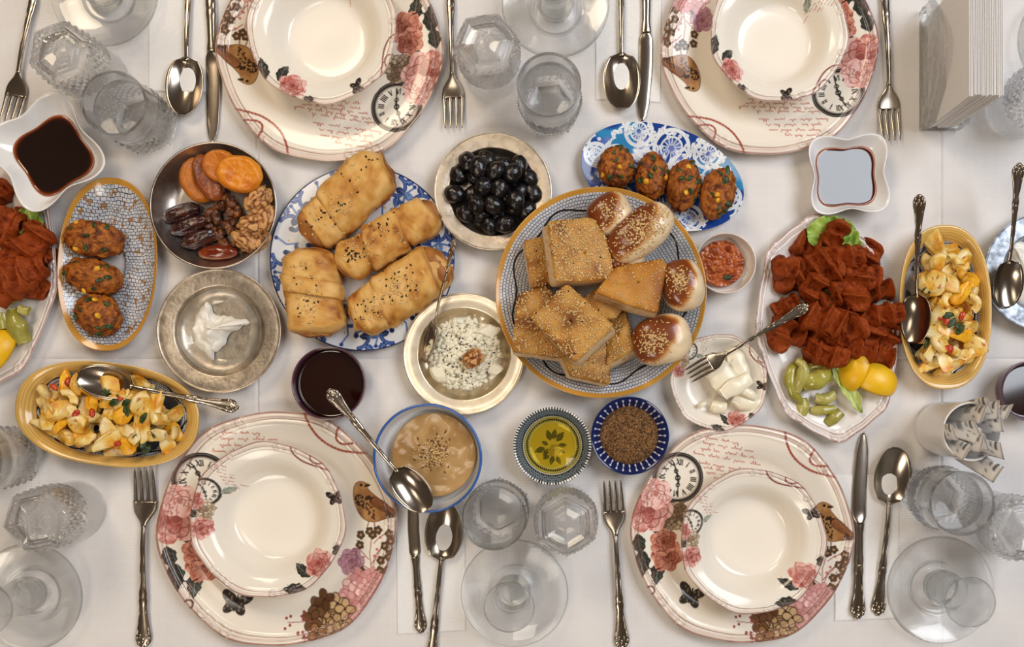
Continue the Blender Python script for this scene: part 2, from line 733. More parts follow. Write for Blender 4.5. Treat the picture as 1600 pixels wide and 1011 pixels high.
def print_plate(X, Y):
    p = Paint(X, Y, (236, 227, 213), 4)
    for k, (ln, xo) in enumerate(((.34, 0), (.52, -.02), (.62, -.08), (.66, -.12), (.72, -.12), (.7, -.06), (.6, .02), (.56, .1), (.5, .12))):
        p.script(-.36 + xo * .8, .86 - .047 * k - (.03 if k > 3 else 0), ln, .05, 1, -.18, RED, 1.0)
    p.chain([D_(740, 55), D_(748, 130), D_(785, 200), D_(850, 250), D_(915, 268), D_(985, 282)], .0105, (178, 84, 66))
    p.chain([D_(880, 140), D_(850, 185), D_(850, 215), D_(880, 232), D_(950, 226)], .0105, (178, 84, 66))
    p.clock(*D_(285, 282), .215, -.12)
    # left bouquet
    p.leaf(*D_(205, 640), .22, -1.75, (58, 60, 52), (130, 130, 118), .28)
    p.leaf(*D_(110, 520), .2, -1.4, (50, 52, 46), (120, 120, 108), .3)
    p.leaf(*D_(130, 590), .25, -1.6, (44, 46, 42), (110, 112, 104), .3)
    p.leaf(*D_(250, 505), .2, 2.9, (52, 52, 46), (120, 118, 105), .35)
    p.leaf(*D_(230, 480), .16, 2.3, (60, 60, 52), (120, 118, 105), .35)
    p.florets(*D_(275, 450), .13, .05, [(150, 128, 104), (188, 168, 140), (120, 98, 78)], (70, 56, 46), 14, 3)
    p.rose(*D_(240, 620), .15, ROSY, (92, 40, 32), .4, 5)
    p.rose(*D_(225, 560), .13, ROSY, (92, 40, 32), 1.4, 6)
    p.rose(*D_(165, 420), .215, PINK, (120, 52, 46), .2, 7)
    p.rose(*D_(190, 350), .15, [(232, 190, 182), (226, 160, 150), (244, 214, 206), (206, 130, 120)], (140, 66, 58), 1.1, 8)
    p.stroke([D_(150, 640), D_(155, 665), D_(180, 680), D_(210, 670)], .012, INK)
    p.stroke([D_(182, 682), D_(172, 735)], .006, (150, 80, 66))
    p.ring(*D_(165, 762), .036, .016, (92, 60, 50))
    p.butterfly(*D_(343, 790), .13, -.35)
    # bird (sits on a twig)
    q = [C_(*v) for v in ((945, 342), (905, 325), (880, 335), (870, 360), (868, 405), (888, 460), (918, 490), (962, 498), (1012, 478), (1054, 468), (1046, 440), (1005, 418), (955, 378), (928, 354))]
    q = smooth_prof(q + [q[0]], 2)
    i = p.poly(q, (150, 104, 62))
    p.shade(i, 9, [(104, 66, 36), (150, 102, 60), (182, 138, 88), (128, 82, 46)], 2)
    w = smooth_prof([C_(*v) for v in ((938, 395), (975, 390), (1040, 440), (1050, 466), (1000, 450), (945, 425), (938, 395))], 2)
    i = p.poly(w, (120, 78, 44))
    p.shade(i, 14, [(74, 46, 28), (150, 96, 60), (98, 62, 38)], 5)
    p.stroke(w, .008, (70, 42, 30), .8)
    p.poly([C_(918, 340), C_(946, 341), C_(922, 354)], (22, 20, 20))
    p.dot(*C_(905, 343), .012, (20, 16, 14))
    for k in range(70):
        t = p.r.uniform(0, 1, 2)
        p.dot(*C_(878 + 85 * t[0], 385 + 100 * t[1] * (.35 + .65 * t[0])), .0085, (52, 34, 22), .95)
    p.poly([C_(1010, 440), C_(1056, 470), C_(1010, 480)], (54, 40, 34), .8)
    p.stroke(q, .006, (80, 52, 38), .7)
    p.stroke([C_(935, 495), C_(930, 515)], .008, (120, 60, 50))
    p.stroke([C_(960, 498), C_(962, 520)], .008, (120, 60, 50))
    # brown sprays
    for a, b in (((905, 750), (930, 600)), ((905, 760), (960, 660)), ((900, 700), (860, 620)), ((910, 720), (985, 640)), ((900, 740), (845, 690)), ((930, 640), (1000, 600))):
        p.stroke([D_(*a), D_((a[0] + b[0]) / 2 - 10, (a[1] + b[1]) / 2), D_(*b)], .007, (150, 84, 80))
    for (x, y) in ((930, 605), (975, 655), (1002, 640), (950, 710), (940, 750), (970, 752), (850, 765), (862, 740), (990, 670), (920, 590), (955, 590), (1000, 610), (985, 700), (880, 600), (870, 640)):
        fx, fy = D_(x, y)
        a0 = p.r.uniform(0, 2)
        for k in range(5):
            p.dot(fx + .022 * math.cos(a0 + k * 1.257), fy + .022 * math.sin(a0 + k * 1.257), .018, (84, 62, 44), 1)
        p.dot(fx, fy, .011, (180, 150, 110))
    for (x, y) in ((940, 665), (880, 690), (925, 690), (960, 620)):
        p.dot(*D_(x, y), .012, (190, 110, 105))
    p.rose(*D_(825, 700), .12, [(170, 120, 130), (190, 150, 160), (150, 100, 115)], (110, 60, 80), .3, 15)
    p.florets(*D_(850, 850), .215, .075, [(222, 170, 165), (206, 146, 142), (234, 192, 186)], (176, 112, 108), 20, 9)
    p.florets(*D_(905, 800), .11, .06, [(226, 178, 172), (210, 150, 146)], (176, 112, 108), 8, 10)
    p.florets(*D_(705, 905), .18, .085, [(150, 108, 66), (186, 146, 100), (110, 74, 46), (200, 166, 122)], (62, 42, 30), 22, 12)
    for a, b in (((640, 910), (540, 900)), ((640, 910), (600, 890)), ((640, 930), (590, 950)), ((650, 940), (600, 975))):
        p.stroke([D_(*a), D_(*b)], .006, (150, 84, 76))
        for k in range(4):
            v = p.r.normal(0, 10, 2)
            p.dot(*D_(b[0] + v[0], b[1] + v[1]), .012, (146, 70, 66))
    return p


def print_bowl(X, Y):
    p = Paint(X, Y, (238, 230, 217), 5)
    for k in range(7):
        p.script(-.78 + .03 * k, .62 - .05 * k, .22 - .015 * k, .05, 1, -.15, RED, .8)
    p.chain([B_(655, 228), B_(668, 275), B_(710, 305), B_(770, 315), B_(840, 328)], .0115, (150, 76, 66))
    p.chain([B_(748, 258), B_(738, 290), B_(760, 308), B_(805, 296)], .0115, (150, 76, 66))
    p.clock(*B_(347, 468), .17, .15)
    p.leaf(*B_(400, 470), .18, .5, (150, 156, 140), (200, 204, 190), .25, .7)
    p.florets(*B_(350, 540), .12, .05, [(190, 170, 140), (216, 200, 176), (150, 120, 100)], (110, 90, 72), 12, 4)
    p.leaf(*B_(325, 570), .14, 2.2, INK, (110, 108, 100), .35)
    p.rose(*B_(315, 505), .12, PINK, (120, 52, 46), .1, 31)
    p.rose(*B_(350, 612), .15, PINK, (120, 52, 46), .9, 32)
    p.leaf(*B_(325, 655), .12, 3.6, INK, (110, 108, 100), .35)
    p.butterfly(*B_(855, 428), .12, .3)
    p.leaf(*B_(800, 745), .28, 2.75, (50, 50, 46), (120, 120, 110), .24)
    p.leaf(*B_(795, 800), .32, 3.2, (46, 46, 42), (120, 120, 110), .26)
    p.rose(*B_(822, 690), .19, PINK, (128, 56, 50), .5, 33)
    p.leaf(*B_(880, 640), .12, 1.2, INK, (120, 120, 110), .4)
    p.leaf(*B_(872, 640), .1, .3, (60, 56, 50), (120, 120, 110), .4)
    return p


def print_blue(X, Y):
    """White plate with blue arabesque leaves."""
    p = Paint(X, Y, (226, 226, 228), 6)
    B1, B2, B3 = (40, 70, 136), (88, 120, 176), (24, 42, 92)
    for k in range(16):
        a = k * 2 * PI / 16
        for ring, (rr, sz) in enumerate(((.84, .13), (.62, .12))):
            t0 = a + ring * .24
            cx, cy = rr * math.cos(t0), rr * math.sin(t0)
            s = 1 if (k + ring) % 2 else -1
            t = np.linspace(0, 4.6, 26)
            q = sz * (1 - t / 6.2)
            P = np.stack([cx + q * np.cos(t0 + s * t), cy + q * np.sin(t0 + s * t)], 1)
            p.stroke(P, .042, B1)
            p.stroke(P, .014, B2, .8)
            p.dot(P[-1, 0], P[-1, 1], .028, B3)
            for m in (3, 8, 13):
                p.leaf(P[m, 0], P[m, 1], sz * 1.05, t0 + s * t[m] + s * .6, B1 if m != 8 else B2, (190, 205, 228), .3)
            p.leaf(cx, cy, sz * .9, t0 + PI * (.5 * s), B3, (140, 165, 205), .3)
            u = t0 + PI / 16
            p.stroke([(rr * .86 * math.cos(u), rr * .86 * math.sin(u)), (rr * math.cos(u + .05), rr * math.sin(u + .05)), (rr * 1.12 * math.cos(u), rr * 1.12 * math.sin(u))], .02, B2)
            p.dot(rr * 1.14 * math.cos(u), rr * 1.14 * math.sin(u), .022, B1)
            p.dot(rr * .98 * math.cos(u), rr * .98 * math.sin(u), .014, (206, 180, 120))
    return p


def print_azure(X, Y):
    """Blue and turquoise ground under white scrolls (oval plate; X runs along the long axis)."""
    p = Paint(X, Y, (36, 84, 162), 7)
    q = fbm(np.stack([p.X * 2.2, p.Y * 2.2, p.X * 0], 1), 2, 9)
    t = np.clip(q * 4 + .5, 0, 1)[:, None]
    p.C = (1 - t) * np.array((28, 66, 146)) + t * np.array((56, 142, 196))
    q = fbm(np.stack([p.X * 3.2, p.Y * 3.2, p.X * 0 + 5], 1), 2, 19)
    t = np.clip(q * 5 - .7, 0, 1)[:, None]
    p.C = (1 - t) * p.C + t * np.array((112, 128, 196))
    Wt = (232, 236, 240)
    for cx, cy, r in ((-.38, .08, .36), (.38, .08, .36), (0, -.55, .34), (0, .62, .34), (-.98, .1, .24), (.98, .1, .24), (-.75, -.6, .26), (.75, -.6, .26), (-.72, .72, .26), (.72, .72, .26), (-1.38, .02, .22), (1.38, .02, .22)):
        p.ring(cx, cy, r, .07, Wt)
        p.ring(cx, cy, r * .62, .035, Wt)
        for k in range(14):
            b = k * PI / 7
            p.stroke([(cx + r * .2 * math.cos(b), cy + r * .2 * math.sin(b)), (cx + r * .56 * math.cos(b), cy + r * .56 * math.sin(b))], .022, Wt, .9)
        for k in range(4):
            b = k * PI / 2 + .4
            x, y = cx + r * math.cos(b), cy + r * math.sin(b)
            t = np.linspace(0, 5, 24)
            s = 1 if k % 2 else -1
            g = .15 * (1 - t / 6)
            P = np.stack([x + g * np.cos(b + s * t), y + g * np.sin(b + s * t)], 1)
            p.stroke(P, .045, Wt)
            for m in (0, 6, 12):
                p.leaf(P[m, 0], P[m, 1], .12, b + s * t[m] + s * .5, Wt, (150, 190, 226), .34)
    for k in range(54):
        b = k * 2 * PI / 54
        rr = .86 + .06 * math.sin(k * 2.7)
        p.leaf(1.6 * rr * math.cos(b), rr * math.sin(b), .1, b + 1.2 * math.sin(k * 1.7), Wt, (120, 170, 215), .36)
    return p


def print_oil(X, Y):
    p = Paint(X, Y, (232, 230, 224), 8)
    K = (34, 36, 38)
    r = np.hypot(p.X, p.Y)
    th = np.arctan2(p.Y, p.X)

    def band(a, b, n, duty, ph=0.0, col=K):
        i = (r >= a) & (r < b) & (((th / (2 * PI) * n + ph) % 1) < duty)
        p.C[i] = col
    band(.94, 1.05, 84, .5)
    p.C[(r > .925) & (r < .94)] = K
    i = (r > .78) & (r <= .925)
    p.C[i] = (112, 122, 128)
    band(.88, .91, 84, .5, 0, (24, 26, 30))
    band(.83, .86, 84, .5, .5, (24, 26, 30))
    band(.785, .81, 84, .5, 0, (24, 26, 30))
    p.C[(r > .762) & (r < .78)] = K
    band(.715, .735, 72, .45)
    p.C[(r > .665) & (r < .69)] = K
    band(.63, .67, 72, .55)
    g = (70, 78, 40)
    for x, y, l, a in ((-.05, .12, .3, 1.9), (.1, .1, .32, .9), (.02, .15, .28, 1.4), (-.12, 0, .2, 2.6), (-.2, -.08, .3, 3.5), (-.12, -.1, .25, 4.2), (.14, -.02, .24, .1), (.02, -.28, .26, 4.4), (.1, -.3, .24, 5.2), (-.08, -.28, .2, 3.6), (.2, -.12, .16, 5.6)):
        p.leaf(x, y, l, a, g, (120, 128, 70), .26, .9)
    p.rose(.04, -.14, .17, [(214, 206, 150), (190, 180, 110), (222, 214, 164)], (96, 100, 50), .2, 3)
    return p


def print_navy(X, Y):
    p = Paint(X, Y, (20, 32, 82), 9)
    Wt = (214, 218, 232)
    for k in range(32):
        b = k * 2 * PI / 32
        c, s = math.cos(b), math.sin(b)
        for rr, l, w in ((.80, .052, .026), (.90, -.045, .03)):
            a = np.array([(rr + l, 0), (rr - l * .4, w), (rr - l * (1 if l > 0 else .4), 0), (rr - l * .4, -w)])
            p.poly(a @ np.array([[c, s], [-s, c]]), Wt)
        p.dot(.70 * c, .70 * s, .018, Wt)
    return p


# ---------------------------------------------------------------- shared materials
M_cloth_plain = mat('napkin_paper', (236, 234, 232), .9, noise=(900, (226, 224, 222), .4, .6), bump=(2500, .15, .0002))
M_porc = mat('printed_porcelain', (236, 227, 213), .13, vcol=True)
M_white = mat('white_porcelain', (232, 230, 228), .14, coat=.3)
M_silver = mat('polished_cutlery_steel', (166, 154, 140), .2, 1, bump=(60, .08, .0006))
M_pewter = mat('hammered_pewter', (212, 198, 180), .4, 1, noise=(90, (160, 146, 130), .45, .75), bump=(260, .5, .0008))
M_dark_pan = mat('worn_tin_pan', (206, 196, 186), .36, 1, noise=(40, (140, 126, 114), .45, .7), bump=(120, .2, .0006))
M_bright = mat('bright_silver', (246, 234, 212), .34, 1, noise=(60, (214, 198, 172), .4, .75), bump=(200, .3, .0005))
M_zinc = mat('grey_zinc', (190, 196, 204), .5, 1, noise=(110, (110, 116, 124), .4, .65))
M_glass = glass_mat('clear_glass', (.995, .998, .998), .25)
M_press = glass_mat('pressed_glass', (.99, .995, .995), .62)
M_thin = glass_mat('thin_clear_glass', (.99, .995, .995), .5)
M_water = glass_mat('water', (.998, .999, .999), .25, 1.33)
M_purple = mat('plum_glaze', (78, 44, 58), .15, coat=.5, noise=(60, (96, 56, 68), .4, .7))


# ---------------------------------------------------------------- cutlery (local x: handle end -> tip)
def prof_loft(S, m=12):
    """S rows: x, half width, z centre, half thickness."""
    S = np.asarray(S, float)
    x = np.linspace(S[0, 0], S[-1, 0], max(12, int((S[-1, 0] - S[0, 0]) / 3)))
    q = [np.interp(x, S[:, 0], S[:, k]) for k in (1, 2, 3)]
    for k in range(3):
        q[k] = np.convolve(np.pad(q[k], 1, 'edge'), [.25, .5, .25], 'valid')
    a = np.linspace(0, 2 * PI, m, endpoint=False)
    R = np.stack([np.repeat(x[:, None], m, 1), q[0][:, None] * np.cos(a), q[1][:, None] + q[2][:, None] * np.sin(a)], -1)
    return loft(R)


def handle_mesh():
    g = Geo()
    g.add(*prof_loft([(0, 2, 3.2, 1.2), (3, 6, 3.2, 1.8), (8, 11.5, 3.4, 2.2), (18, 12, 3.6, 2.4), (30, 9.5, 4, 2.3), (48, 7, 5, 2.3), (64, 5.6, 6, 2.4), (71, 7.2, 6.4, 2.8), (76, 5.4, 6.6, 2.4),
                      (82, 6.8, 7, 2.7), (88, 5, 7.4, 2.4), (120, 4.2, 9, 2.3), (150, 3.7, 9.6, 2.3), (172, 3.5, 8.4, 2.2), (182, 4, 7, 2)], 14))
    # moulded shell and beads on the handle end
    for dx, dy, rx, ry in ((4, 0, 4, 3.6), (8, -6.5, 3.6, 2.8), (8, 6.5, 3.6, 2.8), (12, 0, 5, 2.4), (15, -9, 3.2, 2.2), (15, 9, 3.2, 2.2), (18, -4, 5, 1.7), (18, 4, 5, 1.7), (76, 0, 2.6, 3.2)):
        V, F = ellipsoid(rx, ry, 2.1, 7, 10)
        g.add(V + (dx, dy, 4.9 if dx < 50 else 7.6), F)
    for sg in (-1, 1):
        V, F = tube([(20, sg * 9.5, 5.4), (34, sg * 6.8, 6), (50, sg * 5, 6.8), (66, sg * 3.8, 7.8)], [1.1, 1, .9, .7], 6)
        g.add(V, F)
        V, F = tube([(88, sg * 3.1, 9), (120, sg * 2.6, 10.6), (160, sg * 2.2, 10.8)], [.9, .8, .6], 6)
        g.add(V, F)
    return g


CUT = {}


def cut_meshes():
    V, F, _ = handle_mesh().get()
    CUT['handle'] = make_mesh('handle', V, F, M_silver)
    # fork head and tines
    V, F = prof_loft([(176, 3.8, 7.6, 2), (186, 5.2, 6.4, 1.8), (194, 11, 5, 1.6), (202, 16, 3.6, 1.4), (212, 17.6, 2.8, 1.3), (218, 17.6, 2.8, 1.2)], 16)
    CUT['head'] = make_mesh('head', V, F, M_silver)
    for k, y in enumerate((-14.2, -4.8, 4.8, 14.2)):
        V, F = prof_loft([(214, 3.4, 2.8, 1.2), (222, 3.0, 3.2, 1.2), (240, 2.6, 5.2, 1.2), (255, 2.1, 7.6, 1.1), (264, 1.2, 9, .8), (266, .5, 9.2, .5)], 8)
        V[:, 1] += y * np.interp(V[:, 0], [214, 266], [1, .92])
        CUT['tine%d' % k] = make_mesh('tine', V, F, M_silver)
    # spoon bowl
    n, m = 30, 15
    u = np.linspace(0, 1, n)
    w = 28 * np.sqrt(np.clip(1 - (np.abs(u - .47) / np.where(u < .47, .5, .535)) ** 2.15, 0, 1)) + .6
    w[0] = 3.6
    w[1] = max(w[1] * .6, 5)
    v = np.linspace(-1, 1, m)
    UU, VV = np.meshgrid(u, v, indexing='ij')
    X = 176 + UU * 90
    Y = VV * w[:, None]
    dep = 15 * np.sin(PI * np.clip(UU, 0, 1) ** .85) ** .75 * (1 - VV ** 2)
    edge = 7.6 * (1 - UU) ** 2 + 13.5 * np.sin(PI * UU * .5) + 3.2
    top = np.stack([X, Y, edge - dep], -1)
    bot = np.stack([X, Y, edge - dep - 1.8], -1)
    S = np.concatenate([top, bot[:, ::-1]], 1)
    V, F = loft(S)
    CUT['bowl'] = make_mesh('bowl', V, F, M_silver)
    # knife blade and hollow handle
    V, F = prof_loft([(148, 6.5, 5.5, 3), (154, 9, 5, 2.2), (156, 10.8, 4.6, 1.5), (165, 11.2, 4, 1.2), (220, 11, 3.4, 1.1), (262, 9.6, 3, 1), (282, 6, 3, .8), (290, 1.2, 3, .5)], 12)
    V[:, 1] -= np.interp(V[:, 0], [148, 200, 290], [0, 0, 5])
    CUT['blade'] = make_mesh('blade', V, F, M_silver)
    g = Geo()
    g.add(*prof_loft([(0, 3, 5, 2), (4, 8, 5, 3), (12, 12.5, 5, 4), (22, 12, 5, 4.4), (40, 8.6, 5.2, 4.6), (66, 7, 5.4, 4.6), (76, 8.6, 5.5, 5), (84, 7.2, 5.5, 4.6), (92, 8.4, 5.5, 4.8), (100, 7.2, 5.5, 4.4), (132, 6.6, 5.5, 4), (145, 8.2, 5.5, 3.8), (151, 8.2, 5.5, 3.4)], 14))
    for dx, dy, rx, ry in ((6, 0, 5, 4), (10, -7, 4, 3), (10, 7, 4, 3), (17, -9, 3.4, 2.4), (17, 9, 3.4, 2.4), (17, 0, 6, 2.4), (84, 0, 3, 4)):
        V, F = ellipsoid(rx, ry, 2.6, 7, 10)
        g.add(V + (dx, dy, 8.6), F)
    for sg in (-1, 1):
        V, F = tube([(24, sg * 8.5, 8), (45, sg * 5.6, 9), (70, sg * 4.2, 9.4)], [1.3, 1.1, .9], 6)
        g.add(V, F)
    V, F, _ = g.get()
    CUT['khandle'] = make_mesh('handle', V, F, M_silver)


def cutlery(kind, tip, end, label, zt=0.0, ze=0.0, roll=0.0, group=None, L0=None):
    """tip/end: photograph positions; zt/ze: heights of the tip and of the handle end."""
    if not CUT:
        cut_meshes()
    L0 = L0 or {'fork': 266, 'spoon': 266, 'knife': 290}[kind]
    a, b = Vector(W(*end, ze)), Vector(W(*tip, zt))
    d = b - a
    x = d.normalized()
    y = Vector((0, 0, 1)).cross(x).normalized()
    z = x.cross(y)
    M = Matrix((x, y, z)).transposed() @ Matrix.Rotation(roll, 3, 'X')
    t = thing({'fork': 'table_fork', 'spoon': 'table_spoon', 'knife': 'table_knife'}[kind], label, kind, a, 0, group, rot=M.to_euler(), scale=d.length / L0)
    if kind == 'fork':
        obj('handle', CUT['handle'], t)
        hd = obj('head', CUT['head'], t)
        for k in range(4):
            obj('tine', CUT['tine%d' % k], hd)
    elif kind == 'spoon':
        obj('handle', CUT['handle'], t)
        obj('bowl', CUT['bowl'], t)
    else:
        obj('handle', CUT['khandle'], t)
        obj('blade', CUT['blade'], t)
    return t


# ---------------------------------------------------------------- dishes
def scal_fn(n, amp, sx=1.0, sy=1.0, start=.62, ph=0.0, Rm=1.0, sup=2.0):
    def f(R, TH, Z):
        t = R / Rm
        w = np.clip((t - start) / (1 - start), 0, 1) ** 1.5
        s = -amp * (.5 - .5 * np.cos(n * TH + ph)) ** 1.5 - amp * .45 * (.5 - .5 * np.cos(2 * n * TH + 2 * ph))
        k = 1 + w * s
        e = (np.abs(np.cos(TH)) ** sup + np.abs(np.sin(TH)) ** sup) ** (-1 / sup) if sup != 2 else 1
        return R * k * e * np.cos(TH) * sx, R * k * e * np.sin(TH) * sy, Z
    return f


def dish_geo(R, top, under, seg, nr, shape=None, emboss=None):
    """top/under rows: (fraction of R, z); returns V, F, fraction t per vertex, angle, number of top vertices."""
    tp = resample(np.asarray(smooth_prof(np.asarray(top, float) * (R, 1), 2)), nr)
    un = np.asarray(smooth_prof(np.asarray(under, float) * (R, 1), 1))
    p = np.r_[tp, un]
    V, F = lathe(p, seg, shape)
    th = np.tile(np.linspace(0, 2 * PI, seg, endpoint=False), len(p))
    t = np.repeat(p[:, 0] / R, seg)
    nt = nr * seg
    if emboss is not None:
        V[:nt, 2] += emboss(t[:nt], th[:nt])
    return V, F, t, th, nt


def scroll_emboss(n, ph=0.0, h=2.2):
    def f(t, th):
        z = .9 * np.exp(-((t - .955) / .012) ** 2) - .8 * np.exp(-((t - .93) / .01) ** 2) + .7 * np.exp(-((t - .90) / .012) ** 2)
        for k in range(n):
            c = (2 * k + 1) * PI / n + ph
            d = (th - c + PI) % (2 * PI) - PI
            for o, rr in ((-.13, .034), (0, .0), (.13, .034)):
                q = np.hypot((d - o) * t, t - .945)
                if rr:
                    z = z + h * np.exp(-((q - rr) / .013) ** 2)
                else:
                    z = z + h * 1.1 * np.exp(-(q / .026) ** 2)
        return z
    return f


PL_TOP = [(0, 5), (.4, 5), (.6, 5.2), (.66, 6), (.70, 9), (.74, 11.5), (.86, 15.5), (.96, 19), (1.0, 20)]
PL_UN = [(1.0, 18.4), (.96, 17), (.74, 8.6), (.66, 4), (.62, 1), (.60, 0), (.56, 0), (.54, 2), (0, 2)]
BO_TOP = [(0, 6), (.3, 6), (.50, 7), (.58, 12), (.66, 30), (.74, 41), (.84, 46), (.95, 50), (1.0, 51)]
BO_UN = [(1.0, 49), (.86, 43), (.74, 36), (.66, 22), (.58, 6), (.54, 0), (.48, 0), (.46, 3), (0, 3)]
SM_TOP = [(0, 5), (.4, 5), (.62, 6), (.74, 11), (.88, 20), (1.0, 24)]
SM_UN = [(1.0, 22), (.88, 17), (.74, 8), (.6, 2), (.55, 0), (.5, 0), (.48, 2), (0, 2)]


def rim_lines(C, t, th, nt, base, edge=(104, 62, 52)):
    T = t[:nt]
    q = .3 * fbm(np.stack([np.cos(th[:nt]) * 9, np.sin(th[:nt]) * 9, T * 0], 1), 2, 3)
    for c, w, a in ((.99, .014, .95), (.925, .0075, .8), (.952, .006, .5)):
        k = np.clip(1 - np.abs(T - c) / w, 0, 1) * (a + q)
        k = np.clip(k, 0, 1)[:, None]
        C[:nt] = C[:nt] * (1 - k) + np.asarray(edge) * k
    k = np.clip((T - .9) / .1, 0, 1)[:, None] * .25
    C[:nt] = C[:nt] * (1 - k) + np.array((214, 176, 164)) * k
    C[nt:] = base
    return C


def printed_mesh(name, R, top, under, seg, nr, printer, base, n_lobes, amp, ph=0.0, start=.62, lines=True, emb=1.0):
    V, F, t, th, nt = dish_geo(R, top, under, seg, nr, scal_fn(n_lobes, amp, start=start, ph=ph, Rm=R), scroll_emboss(n_lobes, ph, 2.2 * emb) if emb else None)
    p = printer(V[:, 0] / R, V[:, 1] / R)
    C = rim_lines(p.C, t, th, nt, base) if lines else p.C
    if not lines:
        C[nt:] = base
    return make_mesh(name, V, F, M_porc, C)


# oval scalloped platter (no print)
def platter_mesh(a, b):
    V, F, t, th, nt = dish_geo(1.0, [(0, 5), (.5, 5), (.68, 5.5), (.76, 9), (.88, 16), (1, 20)], [(1, 18), (.88, 13.5), (.74, 5), (.7, 0), (.64, 0), (.62, 2), (0, 2)], 420, 60,
                               scal_fn(8, .045, a, b, .6, .4, 1.0), scroll_emboss(8, .4, 2.4))
    C = np.tile(np.array((230, 224, 219), float), (len(V), 1))
    C = rim_lines(C, t, th, nt, (230, 224, 219), (120, 84, 76))
    return make_mesh('platter', V, F, M_porc, C)


def oval_print_mesh(name, a, b, top, under, printer, seg=700, nr=100, sup=2.0):
    V, F, t, th, nt = dish_geo(1.0, top, under, seg, nr, scal_fn(1, 0, a, b, .6, 0, 1.0, sup))
    p = printer(V[:, 0] / b, V[:, 1] / b)
    p.C[nt:] = (230, 230, 232)
    return make_mesh(name, V, F, M_porc, p.C)


# mosaic pattern: brick texture laid along the rim direction (UV in table units)
def mosaic_mat(name, cell, row, line=None, edge=.93, gold=(206, 150, 62), spots=False, dark=None, planar=False, ridged=False):
    m = bpy.data.materials.new(name)
    m.use_nodes = True
    N, L = m.node_tree.nodes, m.node_tree.links
    b = N['Principled BSDF']
    b.inputs['Roughness'].default_value = .16
    b.inputs['Coat Weight'].default_value = .3

    def math_(op, x, y=None, z=None):
        n = N.new('ShaderNodeMath')
        n.operation = op
        for k, v in enumerate((x, y, z)):
            if v is None:
                continue
            if isinstance(v, (int, float)):
                n.inputs[k].default_value = v
            else:
                L.new(v, n.inputs[k])
        return n.outputs[0]

    def mix(f, c1, c2):
        n = N.new('ShaderNodeMix')
        n.data_type = 'RGBA'
        for k, v in ((6, c1), (7, c2)):
            if isinstance(v, tuple):
                n.inputs[k].default_value = rgba(v)
            else:
                L.new(v, n.inputs[k])
        L.new(f, n.inputs[0])
        return n.outputs[2]
    uv = N.new('ShaderNodeUVMap')
    uv.uv_map = 'UVMap'
    sp = N.new('ShaderNodeSeparateXYZ')
    L.new(uv.outputs[0], sp.inputs[0])
    nz = N.new('ShaderNodeTexNoise')
    nz.inputs['Scale'].default_value = .03
    L.new(uv.outputs[0], nz.inputs['Vector'])
    wob = N.new('ShaderNodeVectorMath')
    wob.operation = 'MULTIPLY_ADD'
    L.new(nz.outputs['Color'], wob.inputs[0])
    wob.inputs[1].default_value = (5, 5, 0)
    L.new(uv.outputs[0], wob.inputs[2])
    br = N.new('ShaderNodeTexBrick')
    L.new(wob.outputs[0], br.inputs['Vector'])
    if planar:
        tc = N.new('ShaderNodeTexCoord')
        sc = N.new('ShaderNodeVectorMath')
        sc.operation = 'SCALE'
        sc.inputs['Scale'].default_value = 1300
        L.new(tc.outputs['Object'], sc.inputs[0])
        L.new(sc.outputs[0], nz.inputs['Vector'])
        wob.inputs[1].default_value = (16, 16, 0)
        L.new(sc.outputs[0], wob.inputs[2])
    br.inputs['Scale'].default_value = 1
    br.inputs['Brick Width'].default_value = cell
    br.inputs['Row Height'].default_value = row
    br.inputs['Mortar Size'].default_value = .55
    br.inputs['Mortar Smooth'].default_value = .4
    br.inputs['Color1'].default_value = rgba((214, 214, 216))
    br.inputs['Color2'].default_value = rgba((190, 194, 204))
    br.inputs['Mortar'].default_value = rgba((62, 64, 74))
    c = br.outputs['Color']
    if spots:
        wn = N.new('ShaderNodeTexNoise')
        wn.inputs['Scale'].default_value = .085
        wn.inputs['Detail'].default_value = 1
        L.new(uv.outputs[0], wn.inputs['Vector'])
        f = math_('MULTIPLY', math_('GREATER_THAN', wn.outputs['Fac'], .61), math_('SUBTRACT', 1.0, br.outputs['Fac']))
        c = mix(f, c, (170, 128, 84))
    if dark:
        wn = N.new('ShaderNodeTexNoise')
        wn.inputs['Scale'].default_value = .028
        wn.inputs['Detail'].default_value = 1
        L.new(uv.outputs[0], wn.inputs['Vector'])
        f = math_('MULTIPLY', math_('GREATER_THAN', wn.outputs['Fac'], .5), math_('LESS_THAN', sp.outputs[1], dark))
        c = mix(f, c, (58, 62, 68))
    if line:
        r0, amp, n, w, circ = line
        q = math_('MULTIPLY_ADD', math_('SINE', math_('MULTIPLY', sp.outputs[0], 2 * PI * n / circ)), amp, r0)
        f = math_('LESS_THAN', math_('ABSOLUTE', math_('SUBTRACT', sp.outputs[1], q)), w)
        c = mix(f, c, (30, 30, 34))
    # golden rim with fine cross marks
    wv = math_('SINE', math_('MULTIPLY', math_('ADD', sp.outputs[0], sp.outputs[1]), 1.3))
    if ridged:
        wv = math_('SINE', math_('MULTIPLY', sp.outputs[1], 2.2))
    g = mix(math_('MULTIPLY', math_('ADD', wv, 1.0), .16), gold, (120, 78, 22))
    f = math_('GREATER_THAN', sp.outputs[1], edge)
    L.new(mix(f, c, g), b.inputs['Base Color'])
    MATS[name] = m
    return m


